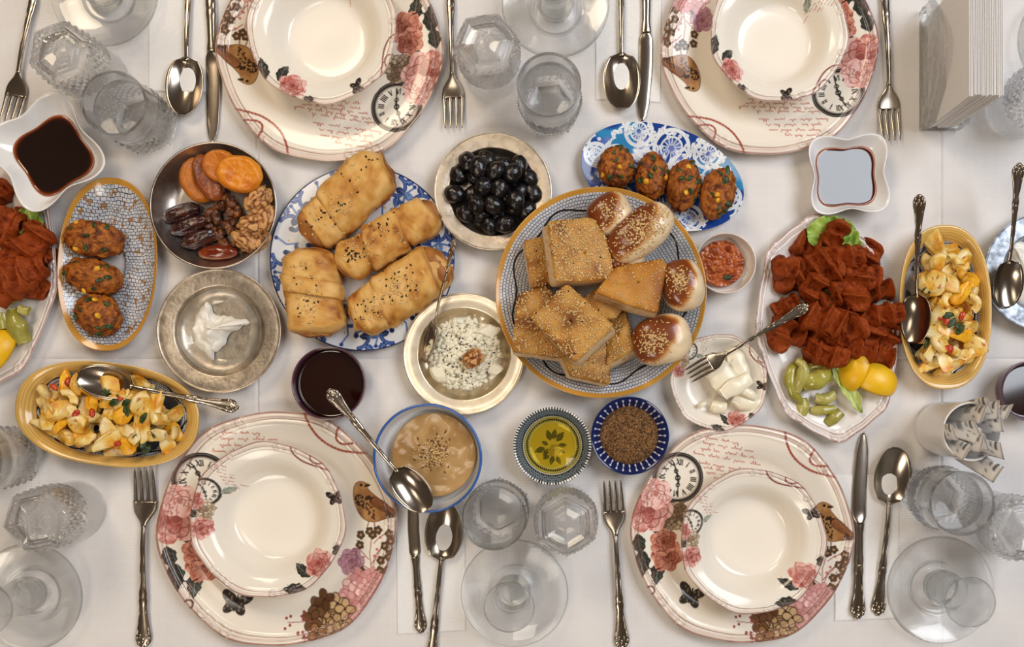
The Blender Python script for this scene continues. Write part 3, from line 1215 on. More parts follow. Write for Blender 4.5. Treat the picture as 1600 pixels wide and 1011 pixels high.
def mosaic_mesh(name, a, b, top, under, material, sup=2.0, seg=128, nr=40):
    V, F, t, th, nt = dish_geo(1.0, top, under, seg, nr, scal_fn(1, 0, a, b, .6, 0, 1.0, sup))
    rr = (a + b) / 2
    u = th * rr
    # a seam column would smear: widen by giving the last column of faces its own vertices
    n = len(V) // seg
    Vg = V.reshape(n, seg, 3)
    Vg = np.concatenate([Vg, Vg[:, :1]], 1)
    T = np.concatenate([t.reshape(n, seg), t.reshape(n, seg)[:, :1]], 1)
    TH = np.repeat(np.linspace(0, 2 * PI, seg + 1)[None], n, 0)
    uv = np.stack([TH * rr, T * rr], -1).reshape(-1, 2)
    F = grid_faces(n, seg + 1, False)
    me = make_mesh(name, Vg.reshape(-1, 3), F, material, uv=uv)
    return me


def lobed_dish(R, h, sauce_z):
    def f(Rr, TH, Z):
        w = np.clip(Rr / R, 0, 1)
        k = 1 - w * .3 * (.5 - .5 * np.cos(4 * TH)) ** .9
        return Rr * k * np.cos(TH), Rr * k * np.sin(TH), Z
    top = resample(smooth_prof([(0, 5), (R * .38, 5), (R * .52, 7), (R * .72, h * .45), (R * .9, h * .85), (R * .97, h)], 2), 26)
    un = smooth_prof([(R, h), (R, h - 2), (R * .93, h * .75), (R * .74, h * .3), (R * .52, 1), (R * .4, 0), (0, 0)], 1)
    return lathe(np.r_[top, un], 120, f)


# ---------------------------------------------------------------- glassware
TUM_H = 114.0


def tumbler_meshes():
    seg = 48                                             # 24 diamonds around: two columns each
    foot = [(1, 3), (33, 3), (35, 0), (39.5, 0), (45.5, 6)]
    rows = [(np.interp(z, [10, 20, 45, 60], [47.5, 48.6, 48.2, 46.8]), z) for z in np.arange(11, 61, 7)]
    upper = [(46.3, 66), (46.0, 72), (45.8, 90), (46.4, 108), (46.6, 112.5)]
    inner = [(45.6, TUM_H), (44.4, 113), (43.6, 108), (43, 90), (42.6, 60), (41.5, 28), (39.5, 20), (36, 16), (33, 14.5), (1, 14)]
    p = np.array(foot + rows + upper + inner)
    nf, nr, no = len(foot), len(rows), len(foot) + len(rows) + len(upper)
    th = np.linspace(0, 2 * PI, seg, endpoint=False)
    R, T = np.meshgrid(p[:, 0], th, indexing='ij')
    Z = np.repeat(p[:, 1][:, None], seg, 1)
    hexr = math.cos(PI / 6) / np.cos((T % (PI / 3)) - PI / 6)
    w = np.clip(1 - Z / 60, 0, 1) ** 1.3
    R = R * (1 - w + w * (hexr * .985 + .02))
    for i in range(nf, nf + nr):
        for j in range(seg):
            R[i, j] += 1.7 if (i - nf + j) % 2 else -1.7
    R[nf:nf + 1] -= 1
    V = np.stack([R * np.cos(T), R * np.sin(T), Z], -1).reshape(-1, 3)
    F, sm = [], []
    for i in range(len(p) - 1):
        for j in range(seg):
            a, b, c, d = i * seg + j, (i + 1) * seg + j, (i + 1) * seg + (j + 1) % seg, i * seg + (j + 1) % seg
            if nf <= i < nf + nr - 1:
                if (i - nf + j) % 2 == 0:                # valley corner at a: facets meet along a-c
                    F += [[a, b, c], [a, c, d]]
                else:
                    F += [[a, b, d], [b, c, d]]
                sm += [False, False]
            else:
                F.append([a, b, c, d])
                sm.append(not (1 < i < nf + nr))
    F.append(list(range(seg)))
    F.append([(len(p) - 1) * seg + k for k in range(seg)][::-1])
    sm += [False, True]
    me = make_mesh('glass_body', V, F, M_glass)
    me.polygons.foreach_set('use_smooth', np.array(sm))
    fix_normals(me)
    lv = 84
    V, F = lathe([(1, lv), (41, lv), (43.2, lv + .8), (43.1, lv - 2), (42.8, 60), (41.7, 30), (40.2, 20), (36.1, 14.8), (25, 13.3), (1, 12.8)], 72)
    wm = fix_normals(make_mesh('water', V, F, M_water))
    return me, wm


def tea_meshes():
    out = [(1, 0), (22, 0), (25, 2), (26.5, 8), (28.5, 22), (28, 36), (24.5, 52), (24, 62), (27, 78), (32, 94), (36.5, 107)]
    inn = [(36.6, 108.4), (35.4, 108), (30.8, 94), (25.8, 78), (22.8, 62), (23.2, 52), (26.6, 36), (27, 22), (24, 11), (18, 8), (1, 7)]
    V, F = lathe(np.r_[smooth_prof(out, 1), smooth_prof(inn, 1)], 64)
    g = fix_normals(make_mesh('tea_glass', V, F, M_thin))
    top = [(1, 5), (34, 5), (38, 5.6), (40, 8), (43, 8.6), (60, 11), (78, 16), (82, 18)]
    un = [(83, 17), (82, 15), (62, 8), (44, 5), (40, 2), (36, 0), (30, 0), (28, 2), (1, 2)]
    V, F = lathe(np.r_[smooth_prof(top, 1), smooth_prof(un, 1)], 96)
    s = fix_normals(make_mesh('saucer', V, F, M_thin))
    return g, s


# ---------------------------------------------------------------- the setting: floor, table, tablecloth
def weave_mat():
    m = bpy.data.materials.new('woven_white_linen')
    m.use_nodes = True
    N, L = m.node_tree.nodes, m.node_tree.links
    b = N['Principled BSDF']
    b.inputs['Roughness'].default_value = .85
    b.inputs['Specular IOR Level'].default_value = .2
    tc = N.new('ShaderNodeTexCoord')
    hs = []
    for d in ('X', 'Y'):
        w = N.new('ShaderNodeTexWave')
        w.bands_direction = d
        w.inputs['Scale'].default_value = 165
        w.inputs['Distortion'].default_value = 1.5
        w.inputs['Detail'].default_value = 2
        L.new(tc.outputs['Object'], w.inputs['Vector'])
        hs.append(w.outputs['Fac'])
    mu = N.new('ShaderNodeMath')
    mu.operation = 'ADD'
    L.new(hs[0], mu.inputs[0])
    L.new(hs[1], mu.inputs[1])
    n = N.new('ShaderNodeTexNoise')
    n.inputs['Scale'].default_value = 14
    n.inputs['Detail'].default_value = 5
    L.new(tc.outputs['Object'], n.inputs['Vector'])
    r = N.new('ShaderNodeValToRGB')
    r.color_ramp.elements[0].position = .1
    r.color_ramp.elements[0].color = rgba((208, 203, 201))
    r.color_ramp.elements[1].position = 1
    r.color_ramp.elements[1].color = rgba((226, 222, 220))
    mx = N.new('ShaderNodeMath')
    mx.operation = 'MULTIPLY_ADD'
    L.new(mu.outputs[0], mx.inputs[0])
    mx.inputs[1].default_value = .3
    L.new(n.outputs['Fac'], mx.inputs[2])
    L.new(mx.outputs[0], r.inputs['Fac'])
    L.new(r.outputs[0], b.inputs['Base Color'])
    bp = N.new('ShaderNodeBump')
    bp.inputs['Strength'].default_value = .22
    bp.inputs['Distance'].default_value = .0006
    L.new(mu.outputs[0], bp.inputs['Height'])
    L.new(bp.outputs[0], b.inputs['Normal'])
    return m


FLOOR_Z = -960.0
V, F = box(6000, 5200, 20, 2, FLOOR_Z - 20)
tag(mk('floor', V, F, mat('dark_floor_boards', (92, 66, 48), .5, noise=(6, (66, 46, 34), .35, .65)), smooth=False), kind='structure')
TX0, TX1, TY0, TY1 = -1000.0, 2760.0, -165.0, 1105.0
M_wood = mat('table_wood', (120, 82, 54), .45, noise=(20, (90, 60, 40), .4, .6))
tw, thh = TX1 - TX0, TY1 - TY0
tcx, tcy = (TX0 + TX1) / 2 - NX, NY - (TY0 + TY1) / 2
tb = thing('dining_table', 'long wooden dining table hidden under the white cloth', 'table', (tcx, tcy, FLOOR_Z))
V, F = box(tw - 8, thh - 8, 40, 4, -FLOOR_Z - 46)
mk('tabletop', V, F, M_wood, tb, smooth=False)
V, F = box(80, 80, -FLOOR_Z - 46, 4)
lm = make_mesh('leg', V, F, M_wood, smooth=False)
for sx in (-1, 1):
    for sy in (-1, 1):
        obj('leg', lm, tb, (sx * (tw / 2 - 90), sy * (thh / 2 - 90), 0))

# cloth: flat top with pressed fold lines, hanging edges
CREASES_X = (402.0, 1471.0)
CREASES_Y = (561.0,)


def lines(a, b, step, cr):
    s = list(np.arange(a, b, step)) + [b]
    for c in cr:
        s += [c + d for d in (-14, -9, -5, -3, -1.5, 0, 1.5, 3, 5, 9, 14)]
    return np.array(sorted(set(s)))


gx = lines(TX0, TX1, 24, CREASES_X)
gy = lines(TY0, TY1, 24, CREASES_Y)
hang = np.array([(5, -2), (8, -8), (9, -60), (13, -140), (18, -300)], float)
xs = np.r_[TX0 - hang[::-1, 0], gx, TX1 + hang[:, 0]]
ys = np.r_[TY0 - hang[::-1, 0], gy, TY1 + hang[:, 0]]
zx = np.r_[hang[::-1, 1], gx * 0, hang[:, 1]]
zy = np.r_[hang[::-1, 1], gy * 0, hang[:, 1]]
PX, PY = np.meshgrid(xs, ys, indexing='ij')
Z = np.minimum(zx[:, None], zy[None, :]) + 0 * PX
flat = (Z == 0)
P3 = np.stack([PX.ravel(), PY.ravel(), PX.ravel() * 0], 1)
und = (fbm(P3 / 130.0, 2, 5) * .5 - .6).reshape(PX.shape)
for c in CREASES_X:
    und += .6 * np.exp(-((np.abs(PX - c) - 3.5) / 1.8) ** 2) - 2.6 * np.exp(-((PX - c) / 1.6) ** 2)
for c in CREASES_Y:
    und -= 1.6 * np.exp(-((PY - c) / 1.7) ** 2)
edge = np.minimum.reduce([np.abs(PX - TX0), np.abs(PX - TX1), np.abs(PY - TY0), np.abs(PY - TY1)])
Z = np.where(flat, und, Z)
wave = np.where(flat, 0, np.clip(-Z / 120, 0, 1) * 9 * np.sin((PX + PY) / 46.0))
V = np.stack([PX - NX, NY - PY + wave, Z], -1).reshape(-1, 3)
cl = mk('tablecloth', V, grid_faces(len(xs), len(ys), False), weave_mat())
tag(cl, 'white woven tablecloth with pressed fold lines under all the dishes', 'tablecloth')


# ---------------------------------------------------------------- paper napkins lying under cutlery
def flat_napkin(corners, label):
    """corners: photograph positions of the four corners; three folded layers."""
    q = np.array([W(*c)[:2] for c in corners])
    o = q.mean(0)
    g = Geo()
    for k in range(3):
        e = q - o
        e = e * (1 - .012 * k) + (0, -.6 * k)
        z0 = .6 + k * .55
        n = 14
        u = np.linspace(0, 1, n)
        gr = np.array([[(1 - a) * ((1 - b) * e[0] + b * e[1]) + a * ((1 - b) * e[3] + b * e[2]) for b in u] for a in u])
        zz = z0 + .35 * fbm(np.stack([gr[..., 0].ravel() / 40 + k, gr[..., 1].ravel() / 40, gr[..., 0].ravel() * 0], 1), 2, k).reshape(n, n)
        t = np.concatenate([gr, zz[..., None]], -1)
        b_ = t - (0, 0, .5)
        S = np.concatenate([t, b_[:, ::-1]], 1)
        g.add(*loft(S))
    return tag(mkg('paper_napkin', g, M_cloth_plain, smooth=False, loc=(o[0], o[1], 0)), label, 'napkin', 'folded paper napkins under the cutlery')


flat_napkin([(232, -70), (338, -70), (340, 146), (233, 143)], 'white paper napkin under the upper left spoon and knife')
flat_napkin([(929, -70), (1034, -70), (1032, 161), (931, 156)], 'white paper napkin under the upper middle spoon and knife')
flat_napkin([(619, 768), (726, 770), (728, 985), (621, 991)], 'white paper napkin under the knife below the tahini bowl')
flat_napkin([(1304, 742), (1404, 740), (1404, 966), (1304, 970)], 'white paper napkin under the knife and spoon at lower right')

# ---------------------------------------------------------------- printed dinner plates and soup bowls
ME_plate = printed_mesh('dinner_plate', 100, [(a, b * 100 / 178) for a, b in PL_TOP], [(a, b * 100 / 178) for a, b in PL_UN], 960, 136, print_plate, (236, 227, 213), 6, .028, .3, emb=.55)
ME_bowl = printed_mesh('soup_bowl', 100, [(a, b * 100 / 118) for a, b in BO_TOP], [(a, b * 100 / 118) for a, b in BO_UN], 680, 104, print_bowl, (238, 230, 217), 7, .028, .1, .74, emb=.8)


def put_round(name, me, px, py, r, zr, rot, label, cat, group, R0=100, z0=0.8):
    """Round dish whose rim (height zr) shows at (px, py) with radius r; the mesh has radius R0."""
    x, y, _ = W(px, py, zr + z0)
    o = obj(name, me, None, (x, y, z0), (0, 0, math.radians(rot)))
    s = r * (1 - (zr + z0) / H) / R0
    o.scale = (s, s, s)
    return tag(o, label, cat, group)


SETS = [((515, 78, 179), 181, (503, 45, 119), -84, 'upper left'), ((1203, 74, 172), 189, (1218, 50, 110), -108, 'upper right'),
        ((432, 826, 189), 9, (419, 812, 124), -7, 'lower left'), ((1160, 834, 176), 0, (1177, 846, 116), 0, 'lower right')]
for (p, pr, b, br, nm) in SETS:
    put_round('dinner_plate', ME_plate, *p, 20, pr, 'scalloped cream dinner plate printed with a clock, bird and roses, ' + nm + ' setting', 'plate', 'printed dinner plates')
    put_round('soup_bowl', ME_bowl, *b, 48, br, 'empty cream soup bowl with scalloped printed rim on the ' + nm + ' plate', 'bowl', 'printed soup bowls', z0=p[2] * .98 * .0281 + 1.4)

# ---------------------------------------------------------------- cutlery
F_ = 'table forks'
cutlery('fork', (17, 199), (68, -62), 'steel fork at the upper left corner beneath an upturned tumbler', group=F_)
cutlery('fork', (710, 203), (703, -62), 'steel fork between the upper left plate and the upturned tumbler', group=F_)
cutlery('fork', (1390, 222), (1379, -48), 'steel fork right of the upper right plate, left of the napkin holder', group=F_)
cutlery('fork', (229, 731), (226, 1012), 'steel fork left of the lower left plate, below the egg dish', group=F_)
cutlery('fork', (956, 750), (972, 1014), 'steel fork standing left of the lower right plate, tines up', group=F_)
S_ = 'table spoons'
cutlery('spoon', (293, 184), (299, -86), 'steel spoon on the upper left napkin beside a knife', group=S_)
cutlery('spoon', (971, 176), (970, -90), 'steel spoon on the upper middle napkin beside a knife', group=S_)
cutlery('spoon', (700, 783), (672, 1052), 'dark reflecting spoon lying partly under the tahini bowl', group=S_)
cutlery('spoon', (1394, 698), (1370, 961), 'steel spoon at lower right with its bowl pointing up, beside a knife', group=S_)
K_ = 'table knives'
cutlery('knife', (338, 224), (329, -68), 'steel knife left of the upper left plate, above the tin pan', group=K_)
cutlery('knife', (1008, 190), (1010, -92), 'steel knife left of the upper right plate, blade ending at blue plate', group=K_)
cutlery('knife', (641, 758), (659, 988), 'steel knife on the napkin below the tahini bowl', group=K_, L0=290)
cutlery('knife', (1343, 676), (1338, 966), 'steel knife right of the lower right plate, blade up', group=K_)

# ---------------------------------------------------------------- tumblers and tea glasses
ME_tum, ME_water = tumbler_meshes()
TG = 'cut glass water tumblers'


def tumbler(px, py, label, inverted=False, rot=0.0, water=True):
    """px, py: where the foot of the glass stands."""
    x, y, _ = W(px, py)
    t = thing('water_tumbler', label, 'glass', (x, y, 1.6), 0, TG, rot=(0, 0, rot))
    if inverted:
        obj('glass_body', ME_tum, t, (0, 0, TUM_H), (PI, 0, 0))
    else:
        obj('glass_body', ME_tum, t)
        if water:
            obj('water', ME_water, t)
    return t


tumbler(236, 198, 'tumbler of water left of the upper left napkin', rot=.3)
tumbler(860, 172, 'tumbler of water above the black olives', rot=.1)
tumbler(781, 793, 'tumbler of water just right of the tahini bowl', rot=.5)
tumbler(1452, 772, 'tumbler of water below the sugar sachet cup', rot=.2)
tumbler(29, 712, 'tumbler of water at the left edge under the egg dish', rot=.2)
tumbler(155, 124, 'empty tumbler standing upside down at upper left behind a full one', True, .35)
tumbler(769, 111, 'empty upside down tumbler right of the upper middle fork', True, .15)
tumbler(884, 802, 'empty upside down tumbler left of the lower middle fork', True, .55)
tumbler(120, 797, 'empty upside down tumbler at lower left above a tea saucer', True, .2)
tumbler(1546, 812, 'empty upside down tumbler cut by the right edge at lower right', True, .1)
tumbler(1586, 172, 'upside down tumbler at the upper right edge by the napkin holder', True, .4)

ME_tea, ME_sauc = tea_meshes()


def tea(px, py, dx, dy, where, glass=True):
    x, y, _ = W(px, py, 16)
    tag(obj('tea_saucer', ME_sauc, None, (x, y, 1.2)), 'clear glass tea saucer ' + where, 'saucer', 'clear tea saucers')
    if glass:
        tag(obj('tea_glass', ME_tea, None, (x + dx, y + dy, 6.4)), 'empty tulip shaped tea glass on the saucer ' + where, 'tea glass', 'tulip tea glasses')


tea(165, -10, 0, 2, 'at the upper left edge')
tea(868, 8, 0, 0, 'at the top edge above the olives')
tea(804, 926, -2, 2, 'below the lower middle tumblers')
tea(1468, 921, 2, 4, 'at the lower right beside a spoon')
tea(47, 932, -2, 4, 'at the lower left corner')
tea(1672, 66, 4, 0, 'at the upper right edge', False)

# ---------------------------------------------------------------- sugar cup
x, y, _ = W(1467, 669)
cup = thing('sachet_cup', 'plain white cylindrical cup full of sugar sachets', 'cup', (x, y, .8))
CH = 112.0
pr = np.r_[[(1, 6), (36, 6), (38.5, 9)], [(39, 60), (39.4, CH - 3), (40.6, CH)], [(42.4, CH - .6), (43, CH - 3)], [(42.6, 60), (41.5, 8), (39, 1.2), (35, 0), (1, 0)]]
V, F = lathe(smooth_prof(pr, 1), 72)
mk('cup_body', V, F, M_white, cup)
M_sachet = mat('sachet_paper', (236, 234, 232), .6, vcol=True, sss=.2)


def sachet_mesh(seed):
    r = np.random.default_rng(seed)
    n, m = 26, 9
    L, w = 150, 13
    u, v = np.linspace(0, 1, n), np.linspace(-1, 1, m)
    UU, VV = np.meshgrid(u, v, indexing='ij')
    th = 3.2 * np.sqrt(np.clip(1 - VV ** 2, 0, 1)) * np.clip(np.minimum(UU, 1 - UU) * 14, .08, 1)
    bend = 3 * np.sin(UU * 3 + seed)
    top = np.stack([UU * L, VV * w, bend + th], -1)
    bot = np.stack([UU * L, VV * w, bend - th], -1)
    S = np.concatenate([top, bot[:, ::-1]], 1)
    V, F = loft(S)
    C = np.tile(np.array((238, 236, 234), float), (len(V), 1))
    uu, vv = V[:, 0] / L, V[:, 1] / w
    C[(uu > .9) & (uu < .96) & (vv > .1)] = (30, 30, 32)
    C[(uu > .80) & (uu < .87) & (np.sin(vv * 18) > .2)] = (120, 120, 122)
    C[(uu > .62) & (uu < .74) & (vv > .2)] = (150, 150, 152)
    return make_mesh('sugar_sachet', V, F, M_sachet, C)


SM = [sachet_mesh(k) for k in range(3)]
r_ = np.random.default_rng(3)
k = 0
for (dx, dy) in ((-22, 12), (-22, -10), (-10, 24), (-8, 2), (-10, -22), (6, 14), (4, -8), (6, -28), (20, 20), (18, 2), (20, -16), (8, 30), (-26, 0)):
    d = Vector((.03 + dx * .0025 + r_.normal(0, .06), dy * .003 + r_.normal(0, .06), 1)).normalized()
    q = d.to_track_quat('X', 'Z') @ Vector((1, 0, 0)).rotation_difference(Vector((1, 0, 0)))
    o = obj('sugar_sachet', SM[k % 3], None, (x + dx * .8, y + dy * .8, 8.5 + r_.uniform(0, 5)))
    o.rotation_mode = 'QUATERNION'
    from mathutils import Quaternion
    o.rotation_quaternion = Matrix((d, (Vector((0, 1, 0)) - d * d.y).normalized(), d.cross((Vector((0, 1, 0)) - d * d.y).normalized()))).transposed().to_quaternion() @ Quaternion((1, 0, 0), r_.normal(0, .5))
    s_ = .94 + .1 * r_.random()
    o.scale = (s_ * .94, s_, s_)
    tag(o, 'slim white paper sugar sachet standing in the white cup', 'sachet', 'sugar sachets in the cup')
    k += 1

# ---------------------------------------------------------------- pressed-glass napkin holder with napkins
hx, hy, _ = W(1466, 112)
hold = thing('napkin_holder', 'pressed glass napkin holder with fan shaped walls', 'napkin holder', (hx, hy, .8))
HL = 186.0
V, F = box(62, HL, 9, 2)
o = mk('base', V, F, M_glass, hold, smooth=False)


def fan_wall():
    n, m = 61, 34
    v, u = np.linspace(-1, 1, n), np.linspace(0, 1, m)
    VV, UU = np.meshgrid(v, u, indexing='ij')
    h = np.interp(np.abs(VV), [0, .25, .55, .8, 1], [104, 100, 78, 58, 42])
    Y = VV * HL / 2
    Zz = 8 + UU * (h - 8)
    a = np.arctan2(Y, Zz + 30)
    rad = np.hypot(Y, Zz + 30)
    rel = 2.2 * np.abs(np.sin(a * 11)) * np.clip((Zz - 26) / 20, 0, 1) + 2.0 * np.abs(np.sin(rad * .13)) * (rad > 60)
    bead = 2.8 * np.abs(np.sin(Y * PI / 8)) * np.exp(-((Zz - 16) / 7) ** 2)
    edge_ = 2.5 * (UU > .9) * np.abs(np.sin(VV * 24))
    out = np.stack([-4 - rel - bead - edge_, Y, Zz], -1)
    inn = np.stack([2 + 0 * rel, Y, Zz], -1)
    S = np.concatenate([out, inn[:, ::-1]], 1)
    return loft(S)


V, F = fan_wall()
fw = fix_normals(make_mesh('fan_wall', V, F, M_press, smooth=False))
obj('fan_wall', fw, hold, (-24, 0, 0))
obj('fan_wall', fw, hold, (24, 0, 0), (0, 0, PI))
cm = make_mesh('corner_bead', *ellipsoid(5, 5, 6, 8, 12), M_glass)
for sx in (-1, 1):
    for sy in (-1, 1):
        obj('corner_bead', cm, hold, (sx * 27, sy * (HL / 2 - 3), 12))
V, F = box(1.15, 172, 148, .3)
nm_ = make_mesh('paper_napkin', V, F, M_cloth_plain, smooth=False)
for k in range(20):
    o = obj('paper_napkin', nm_, None, (hx - 19.5 + k * 2.0, hy + r_.normal(0, 1.0) - 4, 10.2), (r_.normal(0, .004), .003 * (k - 10), r_.normal(0, .003)))
    tag(o, 'white paper napkin standing upright in the glass napkin holder', 'napkin', 'napkins in the glass holder')

# ---------------------------------------------------------------- serving dishes
# lobed soy dishes
for (px, py, r, rot, rs, nm, gloss) in ((79, 241, 95, -57, .60, 'at the upper left', 0), (1327, 272, 78, 3, .67, 'below the upper right plate', 1)):
    zr = 34 * r / 80
    x, y, _ = W(px, py, zr)
    R = r * (1 - zr / H)
    V, F = lobed_dish(R, zr, 0)
    d = mk('lobed_dish', V, F, M_white, loc=(x, y, .8 if gloss else 15), rot=(0, 0, math.radians(45 + rot)))
    tag(d, 'white four-lobed dish of soy-dark sauce ' + nm, 'dish', 'white lobed sauce dishes')

# blue and white round plate
ME_blue = printed_mesh('blue_plate', 100, [(0, 4), (.5, 4), (.68, 4.6), (.8, 7), (1, 10)], [(1, 8.8), (.8, 5), (.66, 2), (.6, 0), (.55, 0), (.5, 1.4), (0, 1.4)], 760, 110, print_blue, (228, 228, 230), 6, 0, 0, lines=False, emb=0)
a_ = ME_blue.color_attributes['Col'].data
co = np.zeros(len(ME_blue.vertices) * 3, np.float32)
ME_blue.vertices.foreach_get('co', co)
rr = np.hypot(co[0::3], co[1::3]) / U / 100
cc = np.zeros(len(rr) * 4, np.float32)
a_.foreach_get('color', cc)
cc = cc.reshape(-1, 4)
cc[rr > .982] = rgba((28, 38, 84))
a_.foreach_set('color', cc.ravel())
BLUE = put_round('round_plate', ME_blue, 566, 404, 144.5, 14, 20, 'round white plate with blue leaf scrolls holding the pastry rolls', 'plate', None)

# azure oval plate
AZ_TOP = [(0, 4), (.5, 4), (.66, 5), (.78, 9), (1, 15)]
AZ_UN = [(1, 13.4), (.78, 6), (.68, 2), (.62, 0), (.56, 0), (.5, 1.5), (0, 1.5)]
me = oval_print_mesh('oval_plate', 131 * .99, 79 * .99, AZ_TOP, AZ_UN, print_azure)
AZ = W(1035, 276, 15)
AZR = math.radians(-18)
tag(obj('oval_plate', me, None, (AZ[0], AZ[1], .8), (0, 0, AZR)), 'oval plate with white scrolls on bright blue ground', 'plate')

# big mosaic bread plate
BRz = 40
BR = W(939, 457, BRz)
BRR = 165 * (1 - BRz / H)
BT = [(0, 8), (.45, 8), (.58, 9.5), (.7, 16), (.84, 27), (.95, 36), (1, BRz)]
BU = [(1, BRz - 2), (.9, 29), (.72, 12), (.6, 3), (.55, 0), (.5, 0), (.48, 3), (0, 3)]
me = mosaic_mesh('bread_plate', BRR, BRR, BT, BU, mosaic_mat('mosaic_bread', 5.4, 4.6, (BRR * .84, 5.5, 9, 1.5, 2 * PI * BRR), BRR * .955))
tag(obj('bread_plate', me, None, (BR[0], BR[1], .8), (0, 0, 1.2)), 'large round mosaic patterned plate with golden rim piled with bread', 'plate')

# mosaic oval dish with three patties
OT = [(0, 5), (.4, 5), (.62, 6), (.8, 12), (.93, 21), (1, 25)]
OU = [(1, 23), (.9, 16), (.72, 6), (.6, 0), (.5, 0), (.48, 2), (0, 2)]
me = mosaic_mesh('mosaic_dish', 76, 133, OT, OU, mosaic_mat('mosaic_oval', 6.4, 5.2, None, 104.5 * .93, spots=True, planar=True), 2.25)
MO = W(165, 412, 30)
tag(obj('oval_dish', me, None, (MO[0], MO[1], .8), (0, 0, math.radians(-3))), 'oval dish of small white mosaic squares with three patties', 'dish')

# yellow-rimmed egg dishes
ET = [(0, 6), (.4, 6), (.66, 7), (.8, 16), (.87, 26), (.93, 33), (1, 35)]
EU = [(1, 32), (.92, 22), (.76, 7), (.66, 0), (.56, 0), (.54, 2), (0, 2)]
me = mosaic_mesh('egg_dish', 70, 125, ET, EU, mosaic_mat('mosaic_egg', 3.6, 3.4, (78.0, 4, 8, 1.3, 2 * PI * 97.5), 97.5 * .83, (220, 178, 98), dark=72.0, ridged=True), 2.35)
E1 = W(168, 647, 34)
E2 = W(1477, 480, 34)
E1R, E2R = math.radians(90 - 7), math.radians(1)
o = obj('egg_dish', me, None, (E1[0], E1[1], .8), (0, 0, E1R))
o.scale = (1.12, 1.12, 1)
tag(o, 'long oval dish with yellow rim holding egg salad, lower left', 'dish', 'yellow rimmed egg dishes')
o = obj('egg_dish', me, None, (E2[0], E2[1], .8), (0, 0, E2R))
tag(o, 'upright oval dish with yellow rim holding egg salad, right side', 'dish', 'yellow rimmed egg dishes')

# scalloped platters of red kofte
ME_plat = platter_mesh(111, 178)
P2 = W(1293, 513, 20)
P1 = W(-26, 428, 20)
P2R, P1R = math.radians(8), math.radians(-6)
tag(obj('oval_platter', ME_plat, None, (P2[0], P2[1], .8), (0, 0, P2R)), 'scalloped white oval platter with red kofte, lemon and pickles, right', 'platter', 'scalloped oval platters')
o = tag(obj('oval_platter', ME_plat, None, (P1[0], P1[1], .8), (0, 0, P1R)), 'scalloped white oval platter cut off by the left edge', 'platter', 'scalloped oval platters')
o.scale = (1.04, 1.05, 1)

# small scalloped cheese plate
ME_small = printed_mesh('small_plate', 80, SM_TOP, SM_UN, 460, 70, print_bowl, (236, 228, 218), 7, .03, .1, .66, emb=.9)
CH_ = W(1135, 594, 23)
put_round('small_plate', ME_small, 1124, 597, 77, 23, -30, 'small scalloped printed plate with white cheese strips', 'plate', None, 80)


def metal_plate(px, py, r, zr, material, label, rimw=.66, z0=.8, cat='dish', depth=5.0):
    x, y, _ = W(px, py, zr + z0)
    R = r * (1 - zr / H)
    top = [(.3, depth), (R * .45, depth), (R * (rimw - .10), depth + 1), (R * (rimw - .02), zr * .75), (R * rimw, zr - 2), (R * (rimw + .03), zr - 1.6), (R * .9, zr + .4), (R * .975, zr), (R * .985, zr + 1.4), (R, zr + .8)]
    un = [(R, zr - 1.2), (R * .97, zr - 2), (R * (rimw + .05), zr - 4), (R * rimw, zr * .5), (R * (rimw - .06), 2), (R * (rimw - .12), 0), (R * .3, 0), (.3, 0)]
    V, F = lathe(np.r_[smooth_prof(top, 2), smooth_prof(un, 1)], 128)
    return tag(mk('metal_dish', V, F, material, loc=(x, y, z0)), label, cat, 'metal serving dishes'), x, y, R


OLV = metal_plate(770, 299, 92, 24, M_pewter, 'pewter dish with a broad hammered rim holding black olives', .75)
CRM = metal_plate(342, 517, 97, 22, M_pewter, 'pewter dish with broad hammered rim holding white cream', .73)
CHS = metal_plate(725, 553, 95, 20, M_bright, 'bright silver dish of crumbled white cheese with a walnut', .76, depth=6)
ZNC = metal_plate(1630, 425, 92, 24, M_zinc, 'grey zinc dish of cream cut off by the right edge', .68)
# clear liner in the cream dish
V, F = lathe(np.r_[smooth_prof([(1, 9), (40, 9), (47, 11), (60, 21), (63, 25)], 1), smooth_prof([(64, 25), (61, 20), (48, 9), (40, 7), (1, 7)], 1)], 80)
lo = mk('glass_liner', V, F, M_thin, loc=(CRM[1], CRM[2], .8))
fix_normals(lo.data)
tag(lo, 'shallow clear glass liner inside the cream dish', 'liner')

# tin pan of dried fruit
PZ = 40
x, y, _ = W(333, 321, PZ)
PN = (x, y)
PR = 99.5 * (1 - PZ / H)
top = [(.3, 6), (PR * .6, 6), (PR * .74, 8), (PR * .86, 18), (PR * .95, 34), (PR * .975, PZ)]
un = [(PR, PZ), (PR, PZ - 2), (PR * .9, 16), (PR * .78, 3), (PR * .7, 0), (.3, 0)]
V, F = lathe(np.r_[smooth_prof(top, 2), smooth_prof(un, 1)], 128)
tag(mk('tin_pan', V, F, M_dark_pan, loc=(x, y, .8)), 'round tarnished tin pan of dried fruit and walnuts', 'pan')


